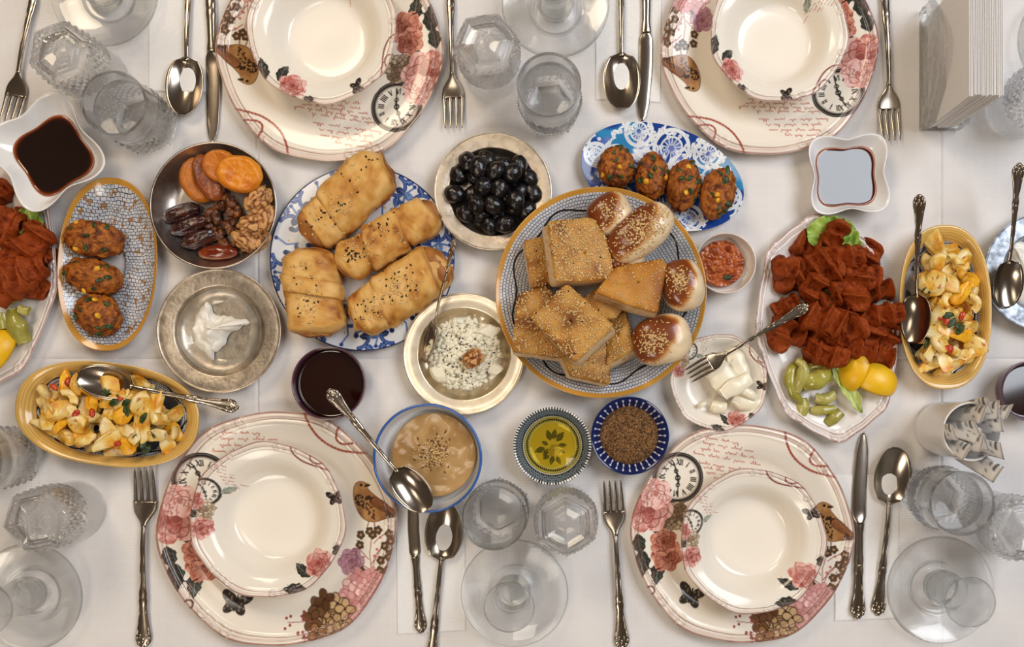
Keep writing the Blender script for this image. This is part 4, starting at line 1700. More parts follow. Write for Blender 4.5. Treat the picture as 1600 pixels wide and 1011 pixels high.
def bowl(name, px, py, r, h, base, material, label, th=4.0, wall=1.0, cat='bowl', group=None, rim=None):
    x, y, _ = W(px, py, h)
    R = r * (1 - h / H)
    Rb = R * base
    top = [(.3, 6), (Rb * .8, 6), (Rb, 9), (Rb + (R - Rb) * .75, h * .45), (R - th * .9, h * .85), (R - th * .6, h - .4)]
    un = [(R - .8, h + .4), (R, h - 2), (Rb + (R - Rb) * .85, h * .42), (Rb * 1.0, 3), (Rb * .9, 0), (.3, 0)]
    t = thing(name, label, cat, (x, y, .8), 0, group)
    V, F = lathe(np.r_[smooth_prof(top, 2), smooth_prof(un, 2)], 96)
    mk('bowl_body', V, F, material, t)
    if rim:
        a = np.linspace(0, 2 * PI, 96, endpoint=False)
        c = np.linspace(0, 2 * PI, 10, endpoint=False)
        A, Cc = np.meshgrid(a, c, indexing='ij')
        q = R - 1.4 + 2.0 * np.cos(Cc)
        V = np.stack([q * np.cos(A), q * np.sin(A), h - .6 + 1.6 * np.sin(Cc)], -1).reshape(-1, 3)
        F = grid_faces(97, 10)[:960] % 960
        mk('rim', V, F, rim, t)
    return t, x, y, R


TAH = bowl('tahini_bowl', 668, 716, 85, 56, .55, M_white, 'white enamel bowl with blue rim full of tan tahini', 4, rim=mat('blue_enamel', (52, 96, 168), .15, coat=.4))
MOL = bowl('molasses_bowl', 513, 599, 58, 40, .8, M_purple, 'plum coloured bowl of dark molasses below the pastry plate', 5, group='plum bowls')
MO2 = bowl('molasses_bowl', 1612, 611, 48, 40, .8, M_purple, 'plum coloured bowl cut off by the right edge', 5, group='plum bowls')
RED_ = bowl('paste_bowl', 1134, 411, 48, 32, .72, mat('cream_glaze', (226, 214, 204), .18, coat=.3), 'small white bowl of red pepper paste right of the bread', 3.5)

# olive oil dish and spice dish
OI_T = [(0, 5), (.5, 5), (.64, 6), (.72, 12), (.8, 22), (.92, 31), (1, 33)]
OI_U = [(1, 31), (.9, 24), (.76, 8), (.66, 0), (.5, 0), (.48, 2), (0, 2)]
ME_oil = printed_mesh('oil_dish', 60, OI_T, OI_U, 504, 64, print_oil, (230, 230, 226), 6, 0, 0, lines=False, emb=0)
OIL = W(863, 697, 33)
put_round('oil_dish', ME_oil, 863, 697, 61, 33, 0, 'small black and white bordered dish of yellow olive oil', 'dish', 'small round dipping dishes', 60)
ME_navy = printed_mesh('spice_dish', 60, OI_T, OI_U, 384, 64, print_navy, (20, 32, 82), 6, 0, 0, lines=False, emb=0)
ZAT = W(984.5, 681, 33)
put_round('spice_dish', ME_navy, 984.5, 681, 61, 33, 0, 'small navy dish with white pointed marks holding brown spice mix', 'dish', 'small round dipping dishes', 60)


# ================================================================ food
def ramp(t, cols):
    """t in 0..1 -> colours."""
    c = np.asarray(cols, float)
    t = np.clip(t, 0, .9999) * (len(c) - 1)
    k = t.astype(int)
    f = (t - k)[:, None]
    return c[k] * (1 - f) + c[k + 1] * f


def mottled(V, scale, cols, seed=0, o=3, gain=1.3):
    return ramp(fbm(np.asarray(V) * scale + seed * 3.1, o, seed) * gain * .5 + .5, cols)


M_sesame = mat('sesame', (228, 196, 138), .45, noise=(600, (196, 150, 88), .45, .6))
M_nigella = mat('nigella', (18, 16, 18), .4)
M_crust = mat('baked_crust', (200, 140, 70), .5, vcol=True, bump=(600, .5, .0006), spec=.35)
M_patty = mat('fried_patty', (180, 90, 30), .45, vcol=True, bump=(900, .9, .001), coat=.05, spec=.35)
M_herb = mat('green_herb', (30, 46, 14), .45, noise=(300, (54, 74, 24), .4, .6))
M_corn = mat('corn_yellow', (232, 178, 40), .35, noise=(200, (214, 140, 24), .4, .7))

# ---- dark sauces in the lobed dishes
M_soy = mat('soy_sauce', (26, 8, 5), .04, vcol=True, coat=.6)
for (px, py, r, rot, nm, lev, fr) in ((79, 241, 95, -57, 'nearly black sauce in the upper left lobed dish', .42, .68), (1327, 272, 78, 3, 'glossy dark sauce reflecting the window in the right lobed dish', .5, .735)):
    zr = 34 * r / 80
    x, y, _ = W(px, py, zr)
    R = r * (1 - zr / H)

    def f(Rr, TH, Z, R=R):
        k = 1 - np.clip(Rr / R, 0, 1) * .3 * (.5 - .5 * np.cos(4 * TH)) ** .9
        return Rr * k * np.cos(TH), Rr * k * np.sin(TH), Z
    zl = zr * lev
    rs = R * fr
    p = np.r_[resample([(.3, zl), (rs * .8, zl), (rs * .93, zl + .15), (rs * .985, zl + .9), (rs, zl + 1.3)], 20), [(rs * .97, zl - 1.2), (rs * .8, zl - 6), (R * .4, 6.2), (.3, 6.2)]]
    V, F = lathe(p, 120, f)
    t = np.repeat(p[:, 0] / rs, 120)
    C = ramp(np.clip((t - .86) / .14, 0, 1), [(26, 9, 6), (44, 14, 6), (110, 44, 10), (176, 92, 26)])
    tag(mk('dark_sauce', V, F, M_soy, col=C, loc=(x, y, .8 if px > 900 else 15), rot=(0, 0, math.radians(45 + rot))), nm, 'sauce', 'dark sauces in lobed dishes')


# ---- vegetable patties
def patty(px, py, zc, rx, ry, rz, ang, seed, label, group):
    x, y, z = W(px, py, zc)
    t = thing('vegetable_patty', label, 'patty', (x, y, zc - rz * .86), math.radians(ang), group)
    V, F, s = blob(rx, ry, rz, .13, 2.2, seed, 40, 60, 5)
    s2 = fbm(V * .28 + seed, 3, seed + 3)
    n = V / np.array([rx, ry, rz])
    V = V + n * (np.abs(s2) * 7.0 - 1.6 + fbm(V * .55, 2, seed + 5) * 1.5)[:, None]
    zmin = -rz * .86
    V[:, 2] = np.maximum(V[:, 2], zmin)
    C = mottled(V, .16, [(60, 26, 8), (112, 52, 12), (158, 84, 20), (184, 112, 34), (124, 58, 14)], seed, 4, 1.9)
    V[:, 2] -= zmin
    mk('patty_body', V, F, M_patty, t, C)
    bv = BVHTree.FromPolygons([tuple(v) for v in V], [list(f) for f in F])
    r = np.random.default_rng(seed + 100)
    for k in range(10):
        a, q = r.uniform(0, 6.28), math.sqrt(r.uniform(0, .9))
        h = bv.ray_cast(Vector((rx * q * math.cos(a), ry * q * math.sin(a), 200)), Vector((0, 0, -1)))
        if h[0] is None:
            continue
        herb = k % 9 != 0
        if herb:
            w, l = r.uniform(2.4, 5.0), r.uniform(4, 9)
            V2, F2, _ = blob(l, w, 1.5, .35, 1.6, seed + k, 8, 12, 2)
            m = M_herb
        else:
            V2, F2, _ = blob(5.6, 4.2, 3.0, .2, 1.4, seed + k, 9, 12, 2)
            m = M_corn
        q_ = h[1].to_track_quat('Z', 'Y').to_matrix() @ Matrix.Rotation(r.uniform(0, 6.28), 3, 'Z')
        mk('herb_piece' if herb else 'corn_kernel', V2 @ np.array(q_).T + np.array(h[0]), F2, m, t)
    return t


PG = 'fried vegetable patties'
for k, (px, py, rx, ry, a, nm) in enumerate(((963, 261, 28, 33, 4, 'leftmost'), (1018, 276, 25, 36, -6, 'second from the left'), (1067, 290, 26, 40, -10, 'third from the left'), (1121, 302, 27, 40, -14, 'rightmost'))):
    patty(px, py, 30, rx, ry, 23, a, 20 + k, 'browned vegetable patty, ' + nm + ' of four on the blue plate', PG)
for k, (px, py, rx, ry, a, nm) in enumerate(((147, 374, 47, 28, -8, 'top'), (146, 432, 45, 26, -14, 'middle'), (154, 491, 37, 31, -28, 'bottom'))):
    patty(px, py, 28, rx, ry, 23, a, 40 + k, 'browned vegetable patty, ' + nm + ' of three in the mosaic dish', PG)


# ---- rolled pastries
def pastry(px, py, zc, L, w, h, ang, seed, label, bands, nig, ses):
    x, y, _ = W(px, py, zc)
    t = thing('pastry_roll', label, 'pastry', (x, y, 8.5), math.radians(ang), 'rolled pastries on the blue plate')
    parts = []

    def shell(s0, s1, grow, slant, seed, cols, open_ends=True):
        n, m = 46, 44
        a = np.linspace(0, 2 * PI, m, endpoint=False)
        u = np.linspace(0, 1, n)
        A, Uu = np.meshgrid(a, u, indexing='xy')
        X = s0 + (s1 - s0) * Uu + slant * np.cos(A) * np.sin(PI * np.clip(Uu, 0, 1) * 0 + 1.2)
        xn = np.clip(np.abs(X) / (L / 2), 0, 1)
        taper = (1 - .55 * np.clip((xn - .72) / .28, 0, 1) ** 2.4) * (1 - .06 * np.sin(X * .06 + seed) ** 2)
        e = 2.7
        den = (np.abs(np.cos(A)) ** e + np.abs(np.sin(A)) ** e) ** (-1 / e)
        ee = np.clip(np.minimum(Uu, 1 - Uu) * 14, 0, 1) ** .5
        g = grow * (.25 + .75 * ee)
        Y = den * np.cos(A) * (w + g) * taper
        Z = den * np.sin(A) * (h + g) * taper
        P = np.stack([X, Y, Z], -1).reshape(-1, 3)
        nz = fbm(P * .045 + seed, 3, seed)
        nrm = np.stack([0 * X, Y / (w * w), Z / (h * h)], -1).reshape(-1, 3)
        nrm /= np.linalg.norm(nrm, axis=1)[:, None] + 1e-9
        P = P + nrm * (nz * 4.2)[:, None] + nrm * (np.abs(fbm(P * .09, 3, seed + 8)) * 3.6)[:, None]
        C = ramp(fbm(P * .05, 4, seed + 2) * .85 + .5, cols)
        ed = 1 - np.clip(np.minimum(Uu, 1 - Uu).ravel() * 16, 0, 1)
        C = C * (1 - .45 * ed[:, None]) + np.array((150, 88, 34)) * .45 * ed[:, None]
        P[:, 2] = np.maximum(P[:, 2] + h, 0.5)
        V, F = loft(P.reshape(n, m, 3))
        return V, F, C
    G = [(138, 78, 26), (188, 128, 54), (210, 160, 84), (222, 180, 112), (196, 136, 60)]
    V, F, C = shell(-L / 2, L / 2, 0, 0, seed, [(104, 58, 22), (150, 92, 38), (182, 122, 60), (130, 76, 30)])
    mk('pastry_core', V, F, M_crust, t, C)
    parts.append((V, F))
    for k, (s0, s1, gr, sl) in enumerate(bands):
        V, F, C = shell(s0 * L / 2, s1 * L / 2, gr, sl, seed + 3 + k, G)
        mk('pastry_wrap', V, F, M_crust, t, C)
        parts.append((V, F))
    for (cx, cy, sp, n) in ses:
        seeds_on(parts, n, lambda r: (r.normal(cx * L / 2, sp), r.normal(cy * w, sp * .7)), 2.6, M_sesame, t, seed=seed)
    for (cx, cy, sp, n) in nig:
        seeds_on(parts, n, lambda r: (r.normal(cx * L / 2, sp), r.normal(cy * w, sp * .7)), 2.6, M_nigella, t, 'nigella_seeds', seed + 9, .6)
    return t


pastry(538, 311, 48, 168, 34, 25, 44, 3, 'golden pastry roll at the top of the blue plate, nearest the printed plate', [(-.78, -.3, 3.4, 8), (-.42, .98, 6.5, 10)],
       [(-.55, 0, 9, 7), (-.22, -.3, 8, 9), (.62, .25, 14, 9)], [(-.2, -.3, 13, 40), (-.6, .1, 12, 16), (.3, 0, 22, 18)])
pastry(604, 371, 46, 174, 27, 24, 31, 4, 'long pastry roll in the middle of the blue plate', [(-.98, -.28, 4, -8), (-.4, .35, 7, 8), (.22, .9, 4, -6)],
       [(-.6, 0, 10, 26), (.02, .5, 14, 12)], [(-.5, 0, 16, 40), (.0, 0, 22, 40)])
pastry(624, 453, 46, 170, 33, 25, 33, 5, 'pastry roll at the lower right of the blue plate, thick with seeds', [(-.98, -.28, 4, 10), (-.44, .7, 7.5, 8), (.5, .96, 3, -6)],
       [(.1, .1, 20, 26), (-.62, 0, 14, 12)], [(.05, 0, 18, 80), (-.6, 0, 14, 40)])
pastry(486, 456, 46, 134, 38, 25, 97, 6, 'short pastry roll upright at the left of the blue plate', [(-.96, .1, 5, 6), (-.1, .3, 8, 14), (.1, .96, 5, 8)],
       [(-.3, .2, 12, 10), (.4, .1, 16, 4)], [(-.3, 0, 16, 46), (.4, 0, 18, 26)])


# ---- breads
def slice_bread(poly, ztop, thick, label, seed, tilt=(0, 0), crust=((112, 64, 18), (166, 110, 40), (200, 150, 74), (184, 126, 50), (132, 78, 24)), ses=260, nig=6, sx=None):
    """Cut flatbread: poly = top outline in photograph positions, top at height ztop."""
    P = np.array([W(px, py, ztop)[:2] for px, py in poly])
    o = P.mean(0)
    P = P - o
    n = len(P)
    Q = []
    for k in range(n):                                  # rounded corners
        a, b, c = P[k - 1], P[k], P[(k + 1) % n]
        for s in (0, .5, 1):
            pa, pc = b + (a - b) * .07, b + (c - b) * .07
            Q.append((1 - s) ** 2 * pa + 2 * s * (1 - s) * b + s * s * pc)
    Q = resample(np.r_[Q, [Q[0]]], 73)[:-1]
    rings, cols = [], []
    r = np.random.default_rng(seed)
    prof = [(.95, 0), (.99, 2), (1.0, thick * .25), (.99, thick * .5), (1.0, thick * .8), (.995, thick * .92), (.97, thick * 1.0), (.86, thick * 1.035), (.7, thick * 1.06), (.5, thick * 1.08), (.3, thick * 1.09), (.1, thick * 1.09), (.01, thick * 1.09)]
    for s, z in prof:
        ring = np.c_[Q * s, np.full(len(Q), z)]
        P3 = np.c_[Q * s / 14 + seed, np.full(len(Q), z / 8)]
        nz = fbm(P3, 3, seed)
        if z <= thick * .8:
            ring[:, :2] *= (1 + .035 * nz)[:, None]
            c = ramp(fbm(P3 * 1.7, 3, seed + 4) * .8 + .5, [(176, 134, 86), (222, 190, 146), (232, 206, 168), (206, 168, 120)])
            if z < 1:
                c = ramp(nz * .6 + .5, [(170, 110, 54), (196, 140, 80)])
        else:
            ring[:, 2] += nz * 2.6
            c = ramp(fbm(np.c_[Q * s / 34 + seed, 0 * nz], 3, seed + 6) * .9 + .5, crust)
        rings.append(ring)
        cols.append(c)
    V, F = loft(np.array(rings))
    C = np.concatenate(cols)
    t = thing('bread_slice', label, 'bread', (o[0], o[1], ztop - thick), 0, 'breads on the mosaic plate', rot=(tilt[0], tilt[1], 0))
    mk('crumb', V, F, M_crust, t, C)
    lo, hi = Q.min(0), Q.max(0)
    reg = lambda r: (r.uniform(lo[0], hi[0]), r.uniform(lo[1], hi[1]))
    if ses:
        seeds_on([(V, F)], int(ses * 1.7), reg, 2.35, M_sesame, t, seed=seed)
    if nig:
        seeds_on([(V, F)], nig, reg, 2.0, M_nigella, t, 'nigella_seeds', seed + 3, .6)
    return t


def bun(px, py, zc, rx, ry, rz, ang, seed, label, ses, off=(0, 0), sp=.35, pale=(.8, -.3)):
    x, y, _ = W(px, py, zc)
    t = thing('sesame_bun', label, 'bun', (x, y, zc - rz * .8), math.radians(ang), 'breads on the mosaic plate')
    V, F = ellipsoid(1, 1, 1, 30, 44)
    e = 2.6
    k = (np.abs(V) ** e).sum(1) ** (-1 / e)
    V = V * k[:, None] * (1 + .05 * fbm(V * 1.6 + seed, 2, seed))[:, None]
    hgt = V[:, 2].copy()
    V = V * np.array([rx, ry, rz])
    V[:, 2] = np.maximum(V[:, 2], -rz * .8) + rz * .8
    edge_n = fbm(V * .05 + seed, 2, seed) * .25
    ca, sa = math.cos(math.radians(-ang)), math.sin(math.radians(-ang))
    pd = (pale[0] * ca - pale[1] * sa, pale[0] * sa + pale[1] * ca)
    tt = np.clip((hgt + edge_n - .42 - 1.0 * (V[:, 0] / rx * pd[0] + V[:, 1] / ry * pd[1])) / .45, 0, 1)
    C = ramp(tt, [(226, 202, 164), (222, 192, 148), (190, 122, 56), (146, 76, 26), (118, 54, 16)])
    C = C * (1 + .12 * fbm(V * .09, 3, seed + 1))[:, None]
    mk('crumb', V, F, mat('glazed_bun', (160, 80, 30), .28, vcol=True, coat=.35, bump=(400, .2, .0005)), t, C)
    seeds_on([(V, F)], ses, lambda r: (r.normal(off[0] * rx, sp * rx), r.normal(off[1] * ry, sp * ry)), 2.4, M_sesame, t, seed=seed)
    return t


slice_bread([(814, 376), (845, 368), (860, 446), (826, 452)], 62, 34, 'narrow bread slice behind the square slice at the plate\'s left', 51, (0, .12), ses=120)
slice_bread([(798, 556), (806, 464), (850, 448), (900, 500), (880, 566)], 72, 36, 'wide sesame bread slice at the lower left of the bread pile', 52, (-.14, .04), ses=520, nig=10)
slice_bread([(955, 500), (984, 488), (999, 556), (955, 582)], 58, 34, 'small bread slice at the lower right of the bread pile', 53, (-.25, -.2), ses=130)
slice_bread([(870, 560), (905, 545), (950, 530), (949, 606), (885, 592)], 64, 32, 'bread slice at the bottom edge of the bread pile', 54, (-.12, .16), ses=240)
slice_bread([(905, 470), (960, 430), (985, 470), (960, 500), (925, 500)], 76, 30, 'bread slice half buried in the middle of the bread pile', 57, ses=60)
bun(952, 336, 68, 34, 31, 27, 30, 61, 'brown topped bun at the top edge of the bread pile', 110, (-.1, 0))
bun(1000, 365, 78, 55, 32, 30, 38, 62, 'largest brown bun thick with sesame, upper right of the bread', 430, (0, .05), .45)
bun(974, 404, 62, 32, 24, 28, 15, 63, 'small brown bun below the largest sesame bun', 60)
bun(1066, 446, 66, 31, 39, 28, 12, 64, 'brown and cream bun at the right rim of the bread plate', 170, (-.25, .15), .3)
bun(1034, 531, 64, 44, 37, 28, 14, 65, 'round brown and cream bun at the lower right of the bread plate', 190, (-.35, 0), .3)
slice_bread([(843, 350), (918, 340), (944, 380), (950, 438), (900, 444), (855, 446)], 102, 42, 'square sesame bread slice at the upper left of the bread pile', 55, (-.08, .26), ses=560, nig=9)
slice_bread([(924, 466), (958, 424), (1034, 407), (1042, 418), (1023, 500), (975, 486)], 96, 32, 'smooth orange wedge of bread right of the pile\'s middle', 56, (-.24, .12), ((140, 78, 16), (174, 112, 32), (196, 138, 56), (156, 92, 20)), ses=110, nig=0)
slice_bread([(830, 500), (890, 446), (968, 518), (906, 577)], 122, 36, 'rectangular sesame bread slice lying on top of the bread pile', 58, (-.2, -.18), ses=560, nig=14)

# ---- olives
M_olive = mat('black_olive', (14, 11, 13), .2, noise=(70, (30, 20, 22), .5, .8), bump=(300, .7, .0012), coat=.15)
ol_c = (770, 300)
OM = []
for k in range(4):
    V, F, _ = blob(17, 14, 13, .13, 2.2, k + 2, 22, 30, 4)
    OM.append(make_mesh('black_olive', V, F, M_olive))
ox, oy = OLV[1], OLV[2]
ol = [(735, 255), (762, 252), (786, 262), (810, 262), (722, 275), (748, 276), (771, 282), (797, 284), (825, 280), (716, 303), (742, 305), (766, 307), (790, 306), (812, 302), (832, 303), (732, 330), (757, 333), (781, 329), (805, 322), (822, 327), (768, 350), (790, 347)]
r_ = np.random.default_rng(8)
for k, (px, py) in enumerate(ol):
    zc = 20 + 8 * ((k * 7) % 3 == 0)
    px, py = 770 + (px - 772) * 1.06, 300 + (py - 300) * 1.06
    o = obj('black_olive', OM[k % 4], None, W(px, py, zc), (r_.uniform(-.4, .4), r_.uniform(-.4, .4), r_.uniform(0, 6)))
    tag(o, 'glossy wrinkled black olive in the pewter dish', 'olive', 'black olives in the pewter dish')
for k, (px, py) in enumerate([(748, 262), (775, 268), (800, 272), (755, 292), (780, 296), (806, 313), (745, 318), (772, 320)]):
    o = obj('black_olive', OM[(k + 1) % 4], None, W(px, py, 40), (r_.uniform(-.4, .4), r_.uniform(-.4, .4), r_.uniform(0, 6)))
    tag(o, 'glossy wrinkled black olive in the pewter dish', 'olive', 'black olives in the pewter dish')

# ---- dried fruit in the pan
M_apr = mat('dried_apricot', (200, 110, 20), .34, vcol=True, bump=(150, 1, .0018), sss=.25, sssr=(1, .5, .1), coat=.1)
for k, (px, py, zc, rx, ry, a, tl, cols, nm) in enumerate((
        (310, 282, 27, 26, 35, 18, (.1, .25), [(150, 74, 14), (200, 118, 22), (214, 138, 34)], 'leftmost dried apricot in the tin pan'),
        (325, 278, 33, 20, 37, 24, (0, .3), [(94, 40, 12), (140, 66, 18), (160, 84, 26)], 'dark brown dried apricot between the orange ones'),
        (345, 260, 40, 29, 25, -14, (.1, 0), [(158, 82, 18), (196, 112, 28), (210, 130, 46)], 'uppermost dried apricot in the tin pan'),
        (375, 272, 48, 37, 28, -16, (0, -.08), [(190, 96, 12), (218, 130, 20), (226, 146, 34)], 'large bright orange apricot lying on the others'))):
    V, F, s = blob(rx, ry, 8.5, .1, 2, k + 5, 22, 40, 3)
    q = np.hypot(V[:, 0] / rx, V[:, 1] / ry)
    V[:, 2] += 3.2 * np.exp(-((q - .82) / .14) ** 2) - 2 * np.exp(-(q / .3) ** 2) + fbm(V * .12, 3, k) * 2
    C = mottled(V, .06, cols, k + 4)
    o = mk('dried_apricot', V, F, M_apr, None, C, loc=W(px, py, zc), rot=(tl[0], tl[1], math.radians(a)))
    tag(o, nm, 'apricot', 'dried apricots')
M_date = mat('date_skin', (48, 20, 18), .2, noise=(70, (92, 38, 22), .45, .75), bump=(170, .9, .0016), coat=.35)
for k, (px, py, a, l, nm) in enumerate(((284, 332, 16, 30, 'topmost dark date in the tin pan'), (297, 352, 18, 31, 'second dark date from the top in the tin pan'), (313, 373, 20, 29, 'third date from the top, beside the raisins'))):
    V, F, _ = blob(l, 12.5, 12, .16, 2.4, k + 9, 26, 34, 3)
    ang = np.arctan2(V[:, 2], V[:, 1])
    V[:, 1:] *= (1 + .1 * np.sin(ang * 7 + V[:, 0] * .06))[:, None]
    tag(mk('dried_date', V, F, M_date, loc=W(px, py, 21), rot=(0, .05, math.radians(a))), nm, 'date', 'dried dates')
V, F, _ = blob(30, 12, 11.5, .1, 2, 14, 26, 34, 3)
tag(mk('dried_date', V, F, mat('amber_date', (108, 36, 14), .16, noise=(60, (150, 66, 20), .45, .7), bump=(120, .6, .0012), coat=.4), loc=W(340, 395, 19), rot=(0, 0, math.radians(3))), 'reddish amber date at the bottom of the tin pan', 'date', 'dried dates')
M_rais = mat('raisin', (82, 40, 20), .3, noise=(120, (140, 80, 34), .4, .7), bump=(300, 1, .0014), per_obj=.5, coat=.2)
RM = []
for k in range(4):
    V, F, s = blob(9.5, 6.5, 5.8, .3, 2.6, k + 3, 14, 20, 3)
    RM.append(make_mesh('raisin', V, F, M_rais))
for k in range(34):
    a, q = r_.uniform(0, 6.28), math.sqrt(r_.random())
    px, py = 352 + 26 * q * math.cos(a), 346 + 44 * q * math.sin(a) - 0
    o = obj('raisin', RM[k % 4], None, W(px, py, 13 + 11 * (1 - q) + 4 * (k % 3)), (r_.uniform(-1, 1), r_.uniform(-1, 1), r_.uniform(0, 6)))
    tag(o, 'small wrinkled brown raisin in the middle of the tin pan', 'raisin', 'raisins in the tin pan')
M_wal = mat('walnut_kernel', (176, 116, 62), .5, vcol=True, bump=(500, .4, .0006))


def walnut_mesh(seed, rx, ry, rz):
    V, F = ellipsoid(1, 1, 1, 34, 50)
    q = fbm(V * 1.8 + seed, 2, seed)
    rid = 1 - np.abs(np.sin(q * 4.2 + fbm(V * 4.5 + seed, 2, seed + 6) * 1.3))
    groove = np.exp(-((V[:, 1] + .12 * np.sin(V[:, 0] * 4)) / .1) ** 2)
    V2 = V * (1 + .16 * (1 - rid) - .2 * groove - .1 * rid + .1 * fbm(V * 3, 2, seed + 2))[:, None] * np.array([rx, ry, rz])
    C = ramp(np.clip((1 - rid) * .9 - groove * .4, 0, 1), [(98, 54, 22), (150, 92, 44), (196, 140, 82), (214, 166, 108)])
    return make_mesh('walnut_half', V2, F, M_wal, C)


WM = [walnut_mesh(k, 22, 15.5, 11) for k in range(3)]
for k, (px, py, zc, a, tx, ty, nm) in enumerate(((404, 312, 40, 52, .2, .1, 'walnut half at the upper right of the tin pan'), (396, 350, 38, 20, 0, .2, 'walnut half in the middle right of the tin pan'),
                                                 (412, 342, 34, 70, -.3, 0, 'walnut half touching the right wall of the tin pan'), (384, 378, 26, -30, .9, 0, 'walnut half lying on edge below the raisins'),
                                                 (402, 374, 24, 40, .1, -.2, 'lowest walnut half in the tin pan'))):
    tag(obj('walnut_half', WM[k % 3], None, W(px, py, zc), (tx, ty, math.radians(a))), nm, 'walnut', 'walnut halves')
o = tag(obj('walnut_half', WM[1], None, W(739, 560, 40), (0, 0, .5)), 'walnut half on top of the crumbled white cheese', 'walnut', 'walnut halves')
o.scale = (.72, .82, .9)

# ---- creams
M_cream = mat('white_cream', (240, 234, 222), .32, sss=.2, sssr=(1, .8, .6), bump=(90, .3, .001))


def cream_blob(px, py, z0, outline, h, seed, label, name='clotted_cream', m=None):
    """Mound from a photograph outline."""
    P = np.array([W(a, b, z0)[:2] for a, b in outline])
    o = np.array(W(px, py, z0)[:2])
    Q = resample(np.r_[P, [P[0]]] - o, 91)[:-1]
    Q += np.c_[fbm(np.c_[Q / 9, 0 * Q[:, :1]], 3, seed), fbm(np.c_[Q / 9, 0 * Q[:, :1] + 9], 3, seed + 1)] * 4
    rings = []
    for s in np.r_[.97, 1.0, .97, .9, np.linspace(.84, .02, 16)]:
        k = len(rings)
        z = 0 if k == 0 else (1.5 if k == 1 else 4 if k == 2 else 6 + h * (1 - s ** 1.6))
        ring = np.c_[Q * s, np.full(len(Q), z)]
        if k > 1:
            q3 = np.c_[Q * s / 26 + seed, 0 * Q[:, :1]]
            ring[:, 2] += np.abs(fbm(q3, 3, seed + 4)) * h * .9 * min(1, (1 - s) * 5) + fbm(q3 * 3, 2, seed) * 1.4
        rings.append(ring)
    V, F = loft(np.array(rings))
    return tag(mk(name, V, F, m or M_cream, loc=(o[0], o[1], z0)), label, 'cream')


cream_blob(336, 516, 10, [(322, 470), (338, 492), (386, 500), (392, 504), (360, 522), (348, 545), (334, 552), (336, 564), (325, 556), (306, 540), (304, 512), (308, 490)], 15, 3, 'jagged white clotted cream in the clear liner')
cream_blob(1590, 430, 6, [(1576, 372), (1600, 380), (1640, 390), (1660, 430), (1640, 470), (1600, 480), (1580, 470), (1572, 430)], 14, 5, 'white clotted cream in the zinc dish at right')

# ---- crumbled cheese
M_curd = mat('white_curd', (238, 230, 206), .5, per_obj=.04, bump=(500, .4, .0006), sss=.1)
g = Geo()
r_ = np.random.default_rng(21)
for k in range(800):
    a, q = r_.uniform(0, 6.28), math.sqrt(r_.random())
    s = r_.uniform(2.6, 6.4)
    V, F = ellipsoid(s, s * r_.uniform(.6, .9), s * .7, 5, 7)
    V = V * (1 + .3 * r_.uniform(-1, 1, (len(V), 1)))
    g.add(eul(V, *r_.uniform(-1, 1, 3)) + (q * 55 * math.cos(a), q * 55 * math.sin(a), 14.5 + 12 * (1 - q * q) + r_.uniform(-2, 3)), F)
V, F = lathe([(.3, 22), (20, 21), (44, 15), (53, 10), (53, 9), (.3, 9)], 40)
g.add(V, F)
cx, cy = CHS[1], CHS[2]
Vc, Fc, _ = g.get()
ch = mkg('crumbled_cheese', g, M_curd, loc=(cx, cy, .8))
tag(ch, 'crumbled white cheese speckled with black seeds in the silver dish', 'cheese', kind='stuff')
for k, (px, py, rx, ry, a) in enumerate(((700, 552, 17, 13, 30), (760, 515, 22, 13, 20), (690, 590, 20, 14, -30), (735, 520, 14, 10, 60), (770, 580, 15, 10, 10))):
    V, F = ellipsoid(1, 1, 1, 18, 26)
    rq = np.random.default_rng(k)
    for _ in range(9):
        d_ = rq.normal(0, 1, 3)
        d_ /= np.linalg.norm(d_)
        V = V - np.outer(np.clip(V @ d_ - rq.uniform(.35, .6), 0, None), d_)
    V = V * np.array([rx, ry, 9.0]) * 1.15
    tag(mk('cheese_lump', V, F, M_curd, loc=W(px, py, 23), rot=(.15, .1, math.radians(a))), 'larger smooth white lump among the crumbled cheese', 'cheese', 'white cheese lumps in the silver dish')
g = Geo()
seed_o = seeds_on([(Vc, Fc)], 70, lambda r: (r.normal(-18, 16), r.normal(4, 12)) if r.random() < .45 else (r.normal(8, 22), r.normal(-14, 20)), 2.2, M_nigella, ch, 'nigella_seeds', 4, .6)

# ---- tahini, molasses, pepper paste, oil, spice
def pool(name, t, z, r, material, label, cat, seed=0, amp=0.0, freq=.03, cols=None, n=44, bottom=None, meniscus=0.0):
    b, x, y, R = t
    rr_ = np.r_[np.linspace(.3, r, n)]
    p = np.r_[np.c_[rr_, np.full(n, z) + meniscus * np.clip((rr_ / r - .94) / .06, 0, 1) ** 2], [(r * .985, z - 2), (r * .8, z - 7), (.3, max(7, z - 10))]]
    V, F = lathe(p, 110)
    nt = n * 110
    C = None
    if amp:
        q = fbm(V[:nt] * freq + seed, 3, seed)
        V[:nt, 2] += amp * (np.abs(q) * 2 - .4)
        if cols:
            C = np.tile(np.asarray(cols[0], float), (len(V), 1))
            C[:nt] = ramp(q * .9 + .5, cols)
    o = mk(name, V, F, material, col=C, loc=(x, y, .8))
    tag(o, label, cat)
    return o, V, F


M_tah = mat('tahini', (190, 146, 96), .22, vcol=True, coat=.15)
_, x, y, R = TAH
